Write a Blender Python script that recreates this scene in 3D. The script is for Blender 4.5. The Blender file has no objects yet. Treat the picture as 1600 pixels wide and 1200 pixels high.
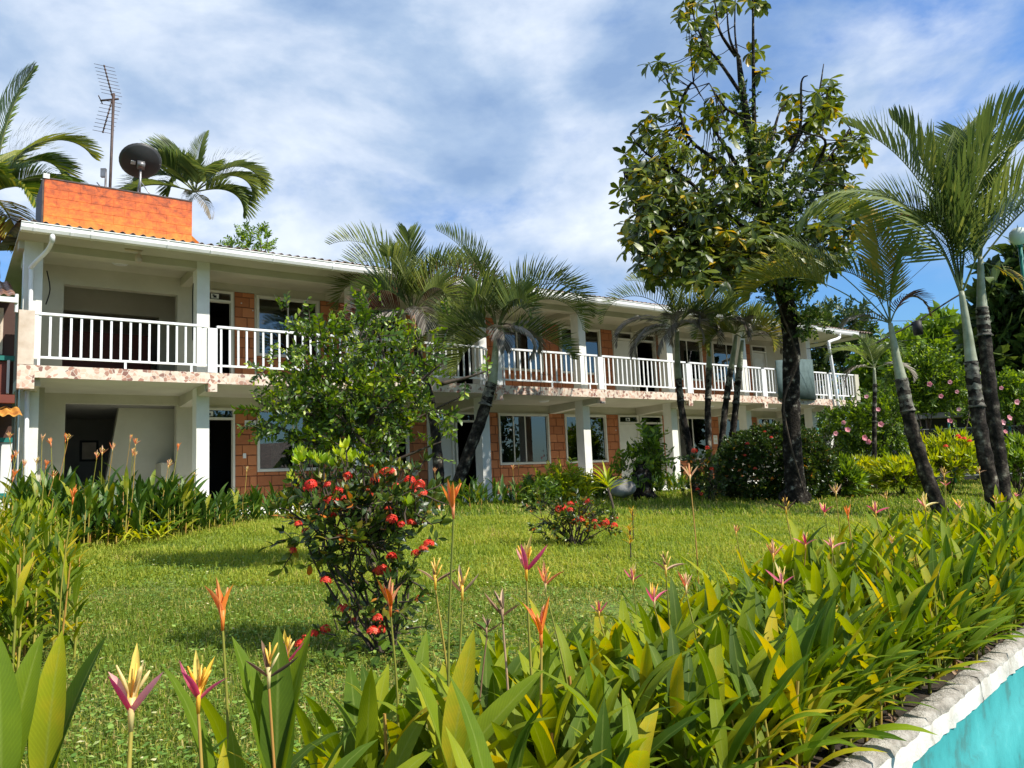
import bpy, math, random
import numpy as np
from mathutils import Matrix, Vector, Euler
random.seed(7); rng = np.random.default_rng(11)
SC = bpy.context.scene; COL = SC.collection
# ---------------------------------------------------------------- camera, light, exposure
FPX, PITCH, ROLL = 1240.7, .1233, -.0443
EYE = np.array([0., 0., 1.0])
cF = np.array([0, math.cos(PITCH), math.sin(PITCH)]); _u = np.array([0, -math.sin(PITCH), math.cos(PITCH)])
cX = np.array([1., 0, 0])*math.cos(ROLL)+_u*math.sin(ROLL); cU = -np.array([1., 0, 0])*math.sin(ROLL)+_u*math.cos(ROLL)
cam = bpy.data.objects.new('camera', bpy.data.cameras.new('camera')); COL.objects.link(cam)
cam.data.sensor_width = 36; cam.data.lens = 36*FPX/1600; cam.data.clip_end = 1500; cam.data.clip_start = .05
cam.matrix_world = Matrix(((cX[0], cU[0], -cF[0], 0), (cX[1], cU[1], -cF[1], 0), (cX[2], cU[2], -cF[2], 1.0), (0, 0, 0, 1)))
SC.camera = cam
SUN_AZ, SUN_EL = math.radians(116), math.radians(46)
W = bpy.data.worlds.new('World'); SC.world = W; W.use_nodes = True
nt = W.node_tree; nt.nodes.clear()
def _n(t, ty, **k):
    n = t.nodes.new(ty)
    for a, b in k.items(): setattr(n, a, b)
    return n
out = _n(nt, 'ShaderNodeOutputWorld'); bg = _n(nt, 'ShaderNodeBackground'); sky = _n(nt, 'ShaderNodeTexSky', sky_type='NISHITA')
sky.sun_disc = False; sky.sun_elevation = SUN_EL; sky.sun_rotation = SUN_AZ; sky.air_density = 1.6; sky.dust_density = .4; sky.ozone_density = 3.0
bg.inputs['Strength'].default_value = .115
tc = _n(nt, 'ShaderNodeTexCoord'); sep = _n(nt, 'ShaderNodeSeparateXYZ'); nt.links.new(tc.outputs['Generated'], sep.inputs[0])
def M(t, op, a, b=None, c=None, clamp=False):
    n = _n(t, 'ShaderNodeMath', operation=op); n.use_clamp = clamp
    for i, x in enumerate((a, b, c)):
        if x is None: continue
        if isinstance(x, (int, float)): n.inputs[i].default_value = x
        else: t.links.new(x, n.inputs[i])
    return n.outputs[0]
den = M(nt, 'ADD', M(nt, 'MAXIMUM', sep.outputs[2], 0.0), .30)
cb = _n(nt, 'ShaderNodeCombineXYZ')
nt.links.new(sep.outputs[0], cb.inputs[0]); nt.links.new(sep.outputs[1], cb.inputs[1]); nt.links.new(M(nt, 'MULTIPLY', sep.outputs[2], 1.9), cb.inputs[2])
def noise(t, vec, scale, detail=5, rough=.55, dist=0., off=0.):
    n = _n(t, 'ShaderNodeTexNoise'); n.inputs['Scale'].default_value = scale; n.inputs['Detail'].default_value = detail
    n.inputs['Roughness'].default_value = rough; n.inputs['Distortion'].default_value = dist
    if off:
        a = _n(t, 'ShaderNodeVectorMath', operation='ADD'); a.inputs[1].default_value = (off, off*.7, off*.3); t.links.new(vec, a.inputs[0]); vec = a.outputs[0]
    t.links.new(vec, n.inputs['Vector']); return n.outputs['Fac']
def ramp(t, fac, stops, interp='LINEAR'):
    r = _n(t, 'ShaderNodeValToRGB'); r.color_ramp.interpolation = interp; e = r.color_ramp.elements
    while len(e) < len(stops): e.new(.5)
    for i, (p, c) in enumerate(stops):
        e[i].position = p; e[i].color = tuple(c)+((1,) if len(c) == 3 else ())
    if fac is not None: t.links.new(fac, r.inputs[0])
    return r.outputs[0]
n1 = noise(nt, cb.outputs[0], 3.6, 8, .56, .15, 3.1); n2 = noise(nt, cb.outputs[0], 1.3, 3, .5, 0, 9.3); n3 = noise(nt, cb.outputs[0], 3.4, 7, .55, .15, 21.)
cm = M(nt, 'ADD', M(nt, 'MULTIPLY', n1, .72), M(nt, 'MULTIPLY', n2, .42))
mask = ramp(nt, cm, [(.455, (.15,)*3), (.51, (.55,)*3), (.57, (.90,)*3), (.68, (1,)*3)])
horiz = ramp(nt, M(nt, 'ADD', sep.outputs[2], M(nt, 'MULTIPLY', M(nt, 'SUBTRACT', n1, .5), .25)), [(.17, (.06,)*3), (.29, (1,)*3)])   # clear strip low over the horizon
mk = M(nt, 'MULTIPLY', mask, horiz)
ccol = ramp(nt, n3, [(.38, (1.8, 2.7, 4.3)), (.475, (2.7, 3.6, 5.0)), (.555, (4.0, 4.7, 5.8)), (.66, (5.6, 6.1, 6.8))])
mx = _n(nt, 'ShaderNodeMix', data_type='RGBA'); nt.links.new(mk, mx.inputs[0]); skm = _n(nt, 'ShaderNodeMix', data_type='RGBA', blend_type='MULTIPLY'); skm.inputs[0].default_value = 1; nt.links.new(sky.outputs[0], skm.inputs[6]); skm.inputs[7].default_value = (.36, .62, 1.0, 1); nt.links.new(skm.outputs[2], mx.inputs[6]); nt.links.new(ccol, mx.inputs[7])
nt.links.new(mx.outputs[2], bg.inputs[0]); nt.links.new(bg.outputs[0], out.inputs[0])
sl = bpy.data.lights.new('sun', 'SUN'); sun = bpy.data.objects.new('sun', sl); COL.objects.link(sun)
sl.energy = 5.0; sl.angle = math.radians(.55); sl.color = (1, .95, .87)
sd = Vector((math.sin(SUN_AZ)*math.cos(SUN_EL), math.cos(SUN_AZ)*math.cos(SUN_EL), math.sin(SUN_EL)))
sun.rotation_euler = sd.to_track_quat('Z', 'Y').to_euler(); sun.location = (8, -8, 20)
SC.view_settings.view_transform = 'Standard'; SC.view_settings.look = 'None'; SC.view_settings.gamma = 1; SC.view_settings.use_curve_mapping = False
SC.view_settings.exposure = .55
SC.cycles.max_bounces = 8; SC.cycles.transparent_max_bounces = 12; SC.cycles.caustics_reflective = False; SC.cycles.caustics_refractive = False

# ---------------------------------------------------------------- picture <-> place helpers (real distances)
def ray(u, v): return cF+cX*(u-800)/FPX-cU*(v-600)/FPX
def at(u, v, Y):
    r = ray(u, v); return EYE+r*(Y/r[1])
LP = np.array([1.06, 2.81]); LD = np.array([.681, .732]); LN = np.array([-.732, .681])      # pool edge line
def lawn_z(x, y):
    w = (x-LP[0])*LN[0]+(y-LP[1])*LN[1]
    t = np.clip((w-.8)/8.2, 0, 1)
    return .53*t+.012*np.sin(x*1.7+y*.6)*np.clip(w/3, 0, 1)+.01*np.sin(y*2.3-x*.9)*np.clip(w/3, 0, 1)
def G(u, v):
    r = ray(u, v); z = .2
    for _ in range(40):
        t = (z-1)/r[2] if r[2] < -1e-4 else 60
        t = min(t, 60); p = EYE+r*t; z = .5*z+.5*float(lawn_z(p[0], p[1]))
    return np.array([p[0], p[1], float(lawn_z(p[0], p[1]))])
def GY(u, Y):
    r = ray(u, 760); p = EYE+r*(Y/r[1]); return np.array([p[0], p[1], float(lawn_z(p[0], p[1]))])
YAW = .9444; P0 = np.array([-8.3858, 13.5476, 0]); BD = np.array([math.sin(YAW), math.cos(YAW), 0]); BN = np.array([-BD[1], BD[0], 0])

# ---------------------------------------------------------------- materials
def newmat(name):
    m = bpy.data.materials.new(name); m.use_nodes = True; t = m.node_tree; t.nodes.clear()
    o = _n(t, 'ShaderNodeOutputMaterial'); return m, t, o
def bumpn(t, h, strength=.3, dist=.02):
    b = _n(t, 'ShaderNodeBump'); b.inputs['Strength'].default_value = strength; b.inputs['Distance'].default_value = dist
    t.links.new(h, b.inputs['Height']); return b.outputs[0]
def solid(name, c1, c2=None, scale=3., rough=.6, bump=.0, bscale=60., metal=0., streak=None, stops=None, spec=.4, dist=.01):
    m, t, o = newmat(name); p = _n(t, 'ShaderNodeBsdfPrincipled'); g = _n(t, 'ShaderNodeTexCoord'); v = g.outputs['Object']
    if c2 is None: c2 = tuple(x*.82 for x in c1)
    f = noise(t, v, scale, 8, .62)
    col = ramp(t, f, stops or [(.35, c2), (.62, c1)])
    if streak:   # vertical dirt streaks
        mp = _n(t, 'ShaderNodeMapping'); mp.inputs['Scale'].default_value = (9, 9, .7); t.links.new(v, mp.inputs[0])
        s = ramp(t, noise(t, mp.outputs[0], 1.0, 7, .68, .5), [(streak[1], (0, 0, 0)), (streak[1]+.16, (1, 1, 1))])
        x = _n(t, 'ShaderNodeMix', data_type='RGBA'); t.links.new(s, x.inputs[0]); t.links.new(col, x.inputs[6]); x.inputs[7].default_value = tuple(streak[0])+(1,); col = x.outputs[2]
    t.links.new(col, p.inputs['Base Color']); p.inputs['Roughness'].default_value = rough; p.inputs['Metallic'].default_value = metal
    p.inputs['Specular IOR Level'].default_value = spec
    if bump: t.links.new(bumpn(t, noise(t, v, bscale, 6, .6), bump, dist), p.inputs['Normal'])
    t.links.new(p.outputs[0], o.inputs[0]); return m
def leafmat(name, stops, trans=.35, rough=.42, tips=0., rib=.12, tcol=1.0, spec=.35, tscale=1.0):
    m, t, o = newmat(name); p = _n(t, 'ShaderNodeBsdfPrincipled'); tr = _n(t, 'ShaderNodeBsdfTranslucent'); mxs = _n(t, 'ShaderNodeMixShader')
    a = _n(t, 'ShaderNodeAttribute', attribute_name='tint'); oi = _n(t, 'ShaderNodeObjectInfo'); uv = _n(t, 'ShaderNodeUVMap')
    g = _n(t, 'ShaderNodeTexCoord'); geo = _n(t, 'ShaderNodeNewGeometry')
    f = M(t, 'FRACT', M(t, 'ADD', a.outputs['Fac'], oi.outputs['Random']))
    nz = noise(t, geo.outputs['Position'], 14*tscale, 4, .6)
    f = M(t, 'ADD', f, M(t, 'MULTIPLY', M(t, 'SUBTRACT', nz, .5), .35), clamp=True)
    if not any(w_ in name for w_ in ('bract', 'petal', 'dead', 'brown')): stops = [(p_, (c_[0]*1.55, c_[1]*1.38, c_[2])) for p_, c_ in stops]
    col = ramp(t, f, stops)
    s = _n(t, 'ShaderNodeSeparateXYZ'); t.links.new(uv.outputs[0], s.inputs[0])
    ribm = ramp(t, M(t, 'ABSOLUTE', M(t, 'SUBTRACT', s.outputs[0], .5)), [(.0, (1,)*3), (.07, (0,)*3)])
    x = _n(t, 'ShaderNodeMix', data_type='RGBA'); t.links.new(M(t, 'MULTIPLY', ribm, rib*2), x.inputs[0]); t.links.new(col, x.inputs[6]); x.inputs[7].default_value = (.34, .40, .10, 1); col = x.outputs[2]
    if rib >= .12:
        vv = M(t, 'SINE', M(t, 'MULTIPLY', M(t, 'SUBTRACT', M(t, 'MULTIPLY', s.outputs[1], 26.0), M(t, 'MULTIPLY', M(t, 'ABSOLUTE', M(t, 'SUBTRACT', s.outputs[0], .5)), 9.0)), 6.283))
        vm = _n(t, 'ShaderNodeMix', data_type='RGBA', blend_type='MULTIPLY'); vm.inputs[0].default_value = 1; t.links.new(col, vm.inputs[6]); t.links.new(ramp(t, vv, [(0, (.90,)*3), (1, (1.0,)*3)]), vm.inputs[7]); col = vm.outputs[2]
    if tips:
        e = M(t, 'ADD', M(t, 'MULTIPLY', s.outputs[1], .55), M(t, 'MULTIPLY', noise(t, geo.outputs['Position'], 22, 5, .7), .8))
        e = M(t, 'ADD', e, M(t, 'MULTIPLY', M(t, 'FRACT', M(t, 'MULTIPLY', oi.outputs['Random'], 7.3)), .25*tips))
        em = ramp(t, e, [(1.04, (0,)*3), (1.09, (1,)*3)])
        x = _n(t, 'ShaderNodeMix', data_type='RGBA'); t.links.new(em, x.inputs[0]); t.links.new(col, x.inputs[6])
        bc = ramp(t, noise(t, geo.outputs['Position'], 60, 3, .6), [(.4, (.10, .035, .012)), (.6, (.34, .17, .03))]); t.links.new(bc, x.inputs[7]); col = x.outputs[2]
    t.links.new(col, p.inputs['Base Color']); p.inputs['Roughness'].default_value = rough; p.inputs['Specular IOR Level'].default_value = spec
    hs = _n(t, 'ShaderNodeHueSaturation'); hs.inputs['Saturation'].default_value = 1.1; hs.inputs['Value'].default_value = 1.6*tcol; hs.inputs['Hue'].default_value = .485; t.links.new(col, hs.inputs['Color']); t.links.new(hs.outputs[0], tr.inputs[0])
    wv = _n(t, 'ShaderNodeTexWave'); wv.inputs['Scale'].default_value = 9; wv.inputs['Distortion'].default_value = 1.5; t.links.new(uv.outputs[0], wv.inputs[0])
    t.links.new(bumpn(t, wv.outputs['Fac'], .12, .004), p.inputs['Normal'])
    mxs.inputs[0].default_value = trans; t.links.new(p.outputs[0], mxs.inputs[1]); t.links.new(tr.outputs[0], mxs.inputs[2]); t.links.new(mxs.outputs[0], o.inputs[0]); return m
MT = {}
MT['white'] = solid('white_paint', (.74, .735, .68), (.63, .62, .55), 1.3, .55, .12, 90, streak=((.36, .32, .24), .66))
MT['rail'] = solid('rail_paint', (.80, .81, .82), (.72, .72, .70), 4, .35, .04, 60)
MT['cream'] = solid('cream_plaster', (.50, .475, .375), (.41, .385, .295), .8, .8, .15, 70)
MT['dirtypost'] = solid('stained_post', (.62, .52, .42), (.44, .34, .25), 2.5, .7, .2, 60, streak=((.22, .12, .06), .60))
MT['mortar'] = solid('mortar', (.20, .085, .045), (.15, .06, .035), 9, .9, .3, 120)
MT['gutter'] = solid('gutter_plastic', (.74, .74, .72), (.60, .60, .57), 1.5, .35, streak=((.33, .31, .27), .66))
MT['roof'] = solid('fibre_cement', (.22, .16, .125), (.10, .075, .06), 3, .85, .3, 80, stops=[(.3, (.07, .05, .04)), (.5, (.17, .125, .10)), (.7, (.30, .20, .15))])
MT['rustroof'] = solid('rusty_tin', (.25, .12, .06), (.08, .04, .03), 4, .6, .2, 60, metal=.0, stops=[(.3, (.06, .03, .025)), (.5, (.20, .09, .05)), (.68, (.34, .28, .24))])
MT['orangetin'] = solid('orange_tin', (.60, .28, .05), (.35, .12, .02), 5, .55, .1, 60, stops=[(.3, (.28, .08, .02)), (.5, (.55, .24, .04)), (.7, (.68, .38, .08))])
MT['teal'] = solid('teal_paint', (.01, .16, .13), None, 3, .5)
MT['darkwood'] = solid('dark_wood', (.06, .025, .015), None, 5, .6)
MT['redwood'] = solid('red_wood', (.14, .03, .015), None, 5, .6)
MT['dark'] = solid('dark_paint_and_shade', (.02, .02, .02), None, 5, .7)
MT['room'] = solid('room_wall', (.22, .21, .19), None, 1, .9)
MT['dim'] = solid('dim_room', (.06, .055, .05), None, 1, .9)  # near-black walls, the dimness of the rooms is put into the colour
MT['doorwhite'] = solid('door_paint', (.62, .60, .52), (.55, .53, .45), 2, .5)
MT['curtain'] = solid('curtain_cloth', (.66, .60, .44), (.55, .49, .34), 5, .9)
MT['bark'] = solid('dark_bark', (.035, .028, .022), None, 9, .9, .9, 22, stops=[(.36, (.006, .005, .004)), (.50, (.020, .016, .012)), (.58, (.05, .043, .035)), (.66, (.26, .25, .20))], dist=.04, spec=.15)
MT['twig'] = solid('twig_bark', (.09, .065, .045), (.03, .022, .016), 9, .85, .3, 60)
MT['palmbark'] = solid('palm_bark', (.045, .036, .03), None, 7, .9, .6, 30, stops=[(.40, (.008, .007, .005)), (.52, (.032, .025, .02)), (.62, (.09, .08, .06)), (.70, (.28, .26, .20))], dist=.03, spec=.15)
MT['palmmid'] = solid('young_palm_bark', (.15, .14, .10), (.05, .045, .035), 9, .8, .4, 30, stops=[(.36, (.03, .025, .02)), (.52, (.12, .11, .085)), (.68, (.30, .30, .23))])
MT['palmgrey'] = solid('crownshaft', (.36, .38, .27), (.20, .22, .13), 4, .5, .05, 30, streak=((.16, .13, .08), .62))
MT['palmorange'] = solid('old_sheath', (.42, .17, .07), (.20, .09, .04), 8, .8, .2, 60)
MT['stone'] = solid('coping_stone', (.40, .37, .31), (.22, .20, .16), 13, .95, 1.0, 70, stops=[(.3, (.16, .145, .115)), (.45, (.32, .29, .24)), (.6, (.46, .43, .37)), (.75, (.58, .55, .48))], dist=.02)
MT['limewash'] = solid('limewashed_edge', (.62, .60, .55), (.40, .36, .30), 3.5, .9, .5, 45, streak=((.25, .21, .15), .55), dist=.01)
MT['pool'] = solid('pool_paint', (.02, .33, .36), (.015, .27, .30), 4.5, .6, .3, 30, stops=[(.36, (.04, .17, .16)), (.44, (.035, .25, .25)), (.60, (.045, .30, .30)), (.72, (.10, .36, .35))], streak=((.02, .25, .24), .68), dist=.006)
MT['soil'] = solid('bed_soil', (.05, .035, .02), (.02, .014, .009), 14, .95, .9, 40, dist=.02)
MT['metal'] = solid('grey_metal', (.35, .35, .36), (.18, .16, .15), 5, .4, metal=.6)
MT['rustpole'] = solid('rusty_mast', (.09, .055, .045), (.04, .025, .02), 9, .6)
MT['dish'] = solid('dish_back', (.045, .047, .05), None, 4, .5)
MT['wire'] = solid('black_wire', (.012, .012, .012), None, 4, .6)
MT['steelwire'] = solid('fence_wire', (.16, .18, .17), None, 4, .5, metal=.3)
MT['grnpost'] = solid('green_post', (.02, .16, .12), None, 4, .5)
MT['globe'] = solid('lamp_globe', (.62, .68, .60), None, 2, .25)
MT['rock'] = solid('grey_rock', (.33, .32, .30), (.16, .15, .13), 5, .9, .6, 30)
MT['greenpanel'] = solid('grey_green_sheet', (.075, .115, .11), (.045, .075, .07), 5, .8, .3, 90)
MT['sticker'] = solid('white_plate', (.7, .7, .68), None, 3, .5)
MT['black'] = solid('black_print', (.015, .015, .02), None, 3, .5)
MT['coconut'] = solid('coconut_husk', (.50, .20, .03), (.22, .08, .02), 6, .6)
MT['shedroof'] = solid('shed_roof', (.35, .33, .31), (.18, .16, .15), 2, .7)
def mk_brick():
    m, t, o = newmat('clay_block'); p = _n(t, 'ShaderNodeBsdfPrincipled'); g = _n(t, 'ShaderNodeTexCoord'); oi = _n(t, 'ShaderNodeObjectInfo')
    mp = _n(t, 'ShaderNodeMapping'); mp.inputs['Scale'].default_value = (1, 1, 14); t.links.new(g.outputs['Object'], mp.inputs[0])
    f = M(t, 'ADD', M(t, 'MULTIPLY', oi.outputs['Random'], .55), M(t, 'MULTIPLY', noise(t, g.outputs['Object'], 5, 6, .7), .5), clamp=True)
    t.links.new(ramp(t, f, [(.1, (.27, .085, .030)), (.5, (.42, .145, .050)), (.95, (.52, .20, .080))]), p.inputs['Base Color'])
    p.inputs['Roughness'].default_value = .8; t.links.new(bumpn(t, noise(t, mp.outputs[0], 6, 4, .6), .35, .006), p.inputs['Normal']); t.links.new(p.outputs[0], o.inputs[0]); return m
MT['brick'] = mk_brick()
def mk_orange():
    m, t, o = newmat('orange_painted_wall'); p = _n(t, 'ShaderNodeBsdfPrincipled'); g = _n(t, 'ShaderNodeTexCoord')
    mp = _n(t, 'ShaderNodeMapping'); mp.inputs['Scale'].default_value = (2.6, 2.6, 3.6); t.links.new(g.outputs['Object'], mp.inputs[0])
    s = _n(t, 'ShaderNodeSeparateXYZ'); t.links.new(g.outputs['Object'], s.inputs[0])
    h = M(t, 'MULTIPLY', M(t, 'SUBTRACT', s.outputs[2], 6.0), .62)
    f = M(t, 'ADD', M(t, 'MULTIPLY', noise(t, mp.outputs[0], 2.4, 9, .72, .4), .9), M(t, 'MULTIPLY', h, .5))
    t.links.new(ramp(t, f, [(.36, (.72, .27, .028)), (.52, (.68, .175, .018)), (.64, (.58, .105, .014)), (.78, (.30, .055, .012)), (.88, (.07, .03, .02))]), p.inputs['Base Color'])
    p.inputs['Roughness'].default_value = .7; t.links.new(bumpn(t, noise(t, mp.outputs[0], 5, 6, .7), .3, .01), p.inputs['Normal']); t.links.new(p.outputs[0], o.inputs[0]); return m
MT['orange'] = mk_orange()
def mk_mosaic():
    m, t, o = newmat('broken_tile_mosaic'); p = _n(t, 'ShaderNodeBsdfPrincipled'); g = _n(t, 'ShaderNodeTexCoord')
    vo = _n(t, 'ShaderNodeTexVoronoi'); vo.inputs['Scale'].default_value = 14; t.links.new(g.outputs['Object'], vo.inputs['Vector'])
    ve = _n(t, 'ShaderNodeTexVoronoi', feature='DISTANCE_TO_EDGE'); ve.inputs['Scale'].default_value = 14; t.links.new(g.outputs['Object'], ve.inputs['Vector'])
    sp = _n(t, 'ShaderNodeSeparateXYZ'); t.links.new(vo.outputs['Color'], sp.inputs[0])
    c = ramp(t, sp.outputs[0], [(.0, (.62, .48, .36)), (.22, (.70, .60, .48)), (.36, (.58, .36, .26)), (.52, (.66, .54, .42)), (.64, (.38, .19, .13)), (.76, (.68, .58, .48)), (.88, (.24, .11, .08))], 'CONSTANT')
    e = ramp(t, ve.outputs['Distance'], [(.02, (1,)*3), (.06, (0,)*3)])
    x = _n(t, 'ShaderNodeMix', data_type='RGBA'); t.links.new(e, x.inputs[0]); t.links.new(c, x.inputs[6]); x.inputs[7].default_value = (.66, .60, .50, 1)
    d = ramp(t, noise(t, g.outputs['Object'], 1.2, 6, .65), [(.45, (0,)*3), (.75, (.45,)*3)])
    y = _n(t, 'ShaderNodeMix', data_type='RGBA'); t.links.new(d, y.inputs[0]); t.links.new(x.outputs[2], y.inputs[6]); y.inputs[7].default_value = (.34, .27, .20, 1)
    t.links.new(y.outputs[2], p.inputs['Base Color']); p.inputs['Roughness'].default_value = .35; t.links.new(bumpn(t, ve.outputs['Distance'], .4, .004), p.inputs['Normal'])
    t.links.new(p.outputs[0], o.inputs[0]); return m
MT['mosaic'] = mk_mosaic()
def mk_glass():
    m, t, o = newmat('window_glass'); tr = _n(t, 'ShaderNodeBsdfTransparent'); gl = _n(t, 'ShaderNodeBsdfGlossy'); fr = _n(t, 'ShaderNodeFresnel'); x = _n(t, 'ShaderNodeMixShader')
    tr.inputs[0].default_value = (.55, .58, .57, 1); gl.inputs['Roughness'].default_value = .01; fr.inputs[0].default_value = 1.9
    t.links.new(M(t, 'MULTIPLY', fr.outputs[0], 1.3, clamp=True), x.inputs[0]); t.links.new(tr.outputs[0], x.inputs[1]); t.links.new(gl.outputs[0], x.inputs[2]); t.links.new(x.outputs[0], o.inputs[0]); return m
MT['glass'] = mk_glass()
def mk_lawn():
    m, t, o = newmat('lawn_ground'); p = _n(t, 'ShaderNodeBsdfPrincipled'); g = _n(t, 'ShaderNodeNewGeometry')
    f = M(t, 'ADD', M(t, 'MULTIPLY', noise(t, g.outputs['Position'], .6, 5, .6), .5), M(t, 'MULTIPLY', noise(t, g.outputs['Position'], 16, 6, .7), .5))
    t.links.new(ramp(t, f, [(.34, (.06, .085, .014)), (.48, (.12, .17, .02)), (.58, (.19, .23, .03)), (.72, (.24, .19, .07))]), p.inputs['Base Color'])
    p.inputs['Roughness'].default_value = .95; t.links.new(bumpn(t, noise(t, g.outputs['Position'], 60, 5, .7), .8, .03), p.inputs['Normal']); t.links.new(p.outputs[0], o.inputs[0]); return m
MT['lawn'] = mk_lawn()
MT['heli'] = leafmat('heliconia_leaf', [(0, (.035, .075, .008)), (.30, (.070, .130, .011)), (.60, (.125, .19, .013)), (.86, (.20, .25, .015)), (.985, (.33, .29, .02))], .42, .55, tips=1.0, rib=.16, spec=.16)
MT['helidark'] = leafmat('heliconia_leaf_shade', [(0, (.014, .045, .010)), (.5, (.032, .085, .014)), (.85, (.075, .14, .018)), (1, (.20, .22, .02))], .3, .4, tips=.5)  # darker copy of the heliconia leaf, shade put into the colour
MT['helistem'] = leafmat('heliconia_stem', [(0, (.12, .15, .03)), (.6, (.22, .22, .05)), (1, (.30, .17, .06))], .1, .6, rib=0)
MT['bpink'] = leafmat('pink_bract', [(0, (.62, .07, .16)), (.5, (.74, .18, .25)), (1, (.80, .40, .36))], .35, .4, rib=0)
MT['borange'] = leafmat('orange_bract', [(0, (.76, .22, .04)), (.5, (.82, .32, .06)), (1, (.80, .40, .20))], .35, .4, rib=0)
MT['byellow'] = leafmat('yellow_bract', [(0, (.80, .52, .05)), (.5, (.80, .62, .16)), (1, (.74, .64, .32))], .35, .4, rib=0)
MT['bdry'] = leafmat('dry_bract', [(0, (.07, .04, .03)), (.5, (.30, .18, .10)), (1, (.52, .36, .22))], .2, .7, rib=0)
MT['bpeach'] = leafmat('peach_bract', [(0, (.80, .28, .12)), (.5, (.82, .40, .20)), (1, (.80, .55, .34))], .3, .45, rib=0)
MT['palm'] = leafmat('palm_leaflet', [(0, (.035, .065, .022)), (.5, (.075, .115, .04)), (1, (.14, .18, .06))], .35, .45, rib=0)
MT['palmyel'] = leafmat('palm_leaflet_yellow', [(0, (.07, .10, .02)), (.5, (.13, .16, .03)), (1, (.25, .20, .04))], .3, .5, rib=0)
MT['palmdead'] = leafmat('palm_leaflet_dead', [(0, (.09, .075, .06)), (.5, (.22, .19, .15)), (1, (.36, .33, .27))], .1, .8, rib=0)
MT['palmred'] = leafmat('palm_leaflet_brown', [(0, (.10, .03, .02)), (.6, (.19, .07, .04)), (1, (.16, .14, .06))], .15, .6, rib=0)
MT['rachis'] = solid('palm_rachis', (.16, .19, .06), (.08, .09, .03), 6, .6)
MT['coco'] = leafmat('coconut_leaflet', [(0, (.03, .065, .015)), (.5, (.07, .12, .02)), (1, (.20, .22, .04))], .25, .4, rib=0)
MT['almond'] = leafmat('almond_leaf', [(0, (.022, .042, .010)), (.45, (.05, .085, .016)), (.84, (.10, .14, .02)), (.95, (.19, .20, .02)), (1, (.42, .28, .02))], .32, .35, spec=.5)
MT['vine'] = leafmat('vine_leaf', [(0, (.02, .05, .012)), (.5, (.05, .11, .02)), (.9, (.15, .24, .05)), (1, (.40, .46, .22))], .3, .35)
MT['lime'] = leafmat('lime_leaf', [(0, (.02, .05, .010)), (.45, (.045, .10, .014)), (.82, (.10, .19, .02)), (1, (.25, .33, .03))], .34, .33, spec=.5)
MT['ixora'] = leafmat('ixora_leaf', [(0, (.012, .03, .008)), (.5, (.03, .065, .014)), (.85, (.08, .13, .02)), (.95, (.20, .18, .03)), (1, (.42, .14, .03))], .25, .3, spec=.55)
MT['ixnew'] = leafmat('ixora_new_leaf', [(0, (.13, .25, .03)), (.6, (.26, .38, .04)), (1, (.42, .48, .08))], .4, .35)
MT['red'] = leafmat('red_petal', [(0, (.62, .03, .02)), (.5, (.78, .07, .035)), (1, (.80, .18, .09))], .3, .5, rib=0)
MT['pinkp'] = leafmat('pink_petal', [(0, (.70, .25, .30)), (1, (.82, .50, .52))], .3, .5, rib=0)
MT['hib'] = leafmat('hibiscus_leaf', [(0, (.03, .07, .012)), (.5, (.075, .15, .02)), (1, (.18, .29, .04))], .33, .4)
MT['dkfol'] = leafmat('dark_foliage', [(0, (.008, .022, .008)), (.6, (.025, .055, .015)), (1, (.06, .10, .025))], .22, .45)
MT['yelleaf'] = leafmat('yellow_green_leaf', [(0, (.10, .17, .015)), (.5, (.22, .30, .02)), (1, (.42, .42, .03))], .38, .4)
MT['grass'] = leafmat('grass_blade', [(0, (.06, .11, .022)), (.3, (.12, .19, .033)), (.6, (.195, .26, .046)), (.85, (.29, .32, .075)), (1, (.36, .32, .18))], .42, .6, rib=0, tscale=.12, spec=.15)
MT['clover'] = leafmat('weed_leaf', [(0, (.05, .12, .025)), (.7, (.12, .22, .05)), (.96, (.20, .30, .09)), (.998, (.45, .45, .35))], .2, .6, rib=0, spec=.2)
MT['goldtuft'] = leafmat('gold_shoot', [(0, (.20, .15, .02)), (1, (.42, .30, .03))], .3, .6, rib=0)

# ---------------------------------------------------------------- mesh kit
class T:
    def __init__(s, v, faces, uv=None, mi=None):
        s.v = np.array(v, float).reshape(-1, 3); s.l = np.array([i for f in faces for i in f], np.int64); s.c = np.array([len(f) for f in faces], np.int64)
        s.uv = np.array(uv, float) if uv is not None else np.full((len(s.v), 2), .3); s.m = np.array(mi if mi is not None else [0]*len(faces), np.int64); s.ti = np.zeros(len(s.v))
def cat(ts, offs=None):
    r = T.__new__(T); n = 0; V = []; L = []
    for t in ts: V.append(t.v); L.append(t.l+n); n += len(t.v)
    r.v = np.concatenate(V); r.l = np.concatenate(L); r.c = np.concatenate([t.c for t in ts]); r.uv = np.concatenate([t.uv for t in ts]); r.m = np.concatenate([t.m for t in ts]); r.ti = np.concatenate([t.ti for t in ts]); return r
def xf(t, m):
    m = np.array(m); r = T.__new__(T); r.v = t.v@m[:3, :3].T+m[:3, 3]; r.l = t.l; r.c = t.c; r.uv = t.uv; r.m = t.m; r.ti = t.ti; return r
def setm(t, k):
    r = T.__new__(T); r.v = t.v; r.l = t.l; r.c = t.c; r.uv = t.uv; r.m = np.full(len(t.c), k); r.ti = t.ti; return r
def tinted(t, x): t.ti = np.full(len(t.v), x); return t
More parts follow.
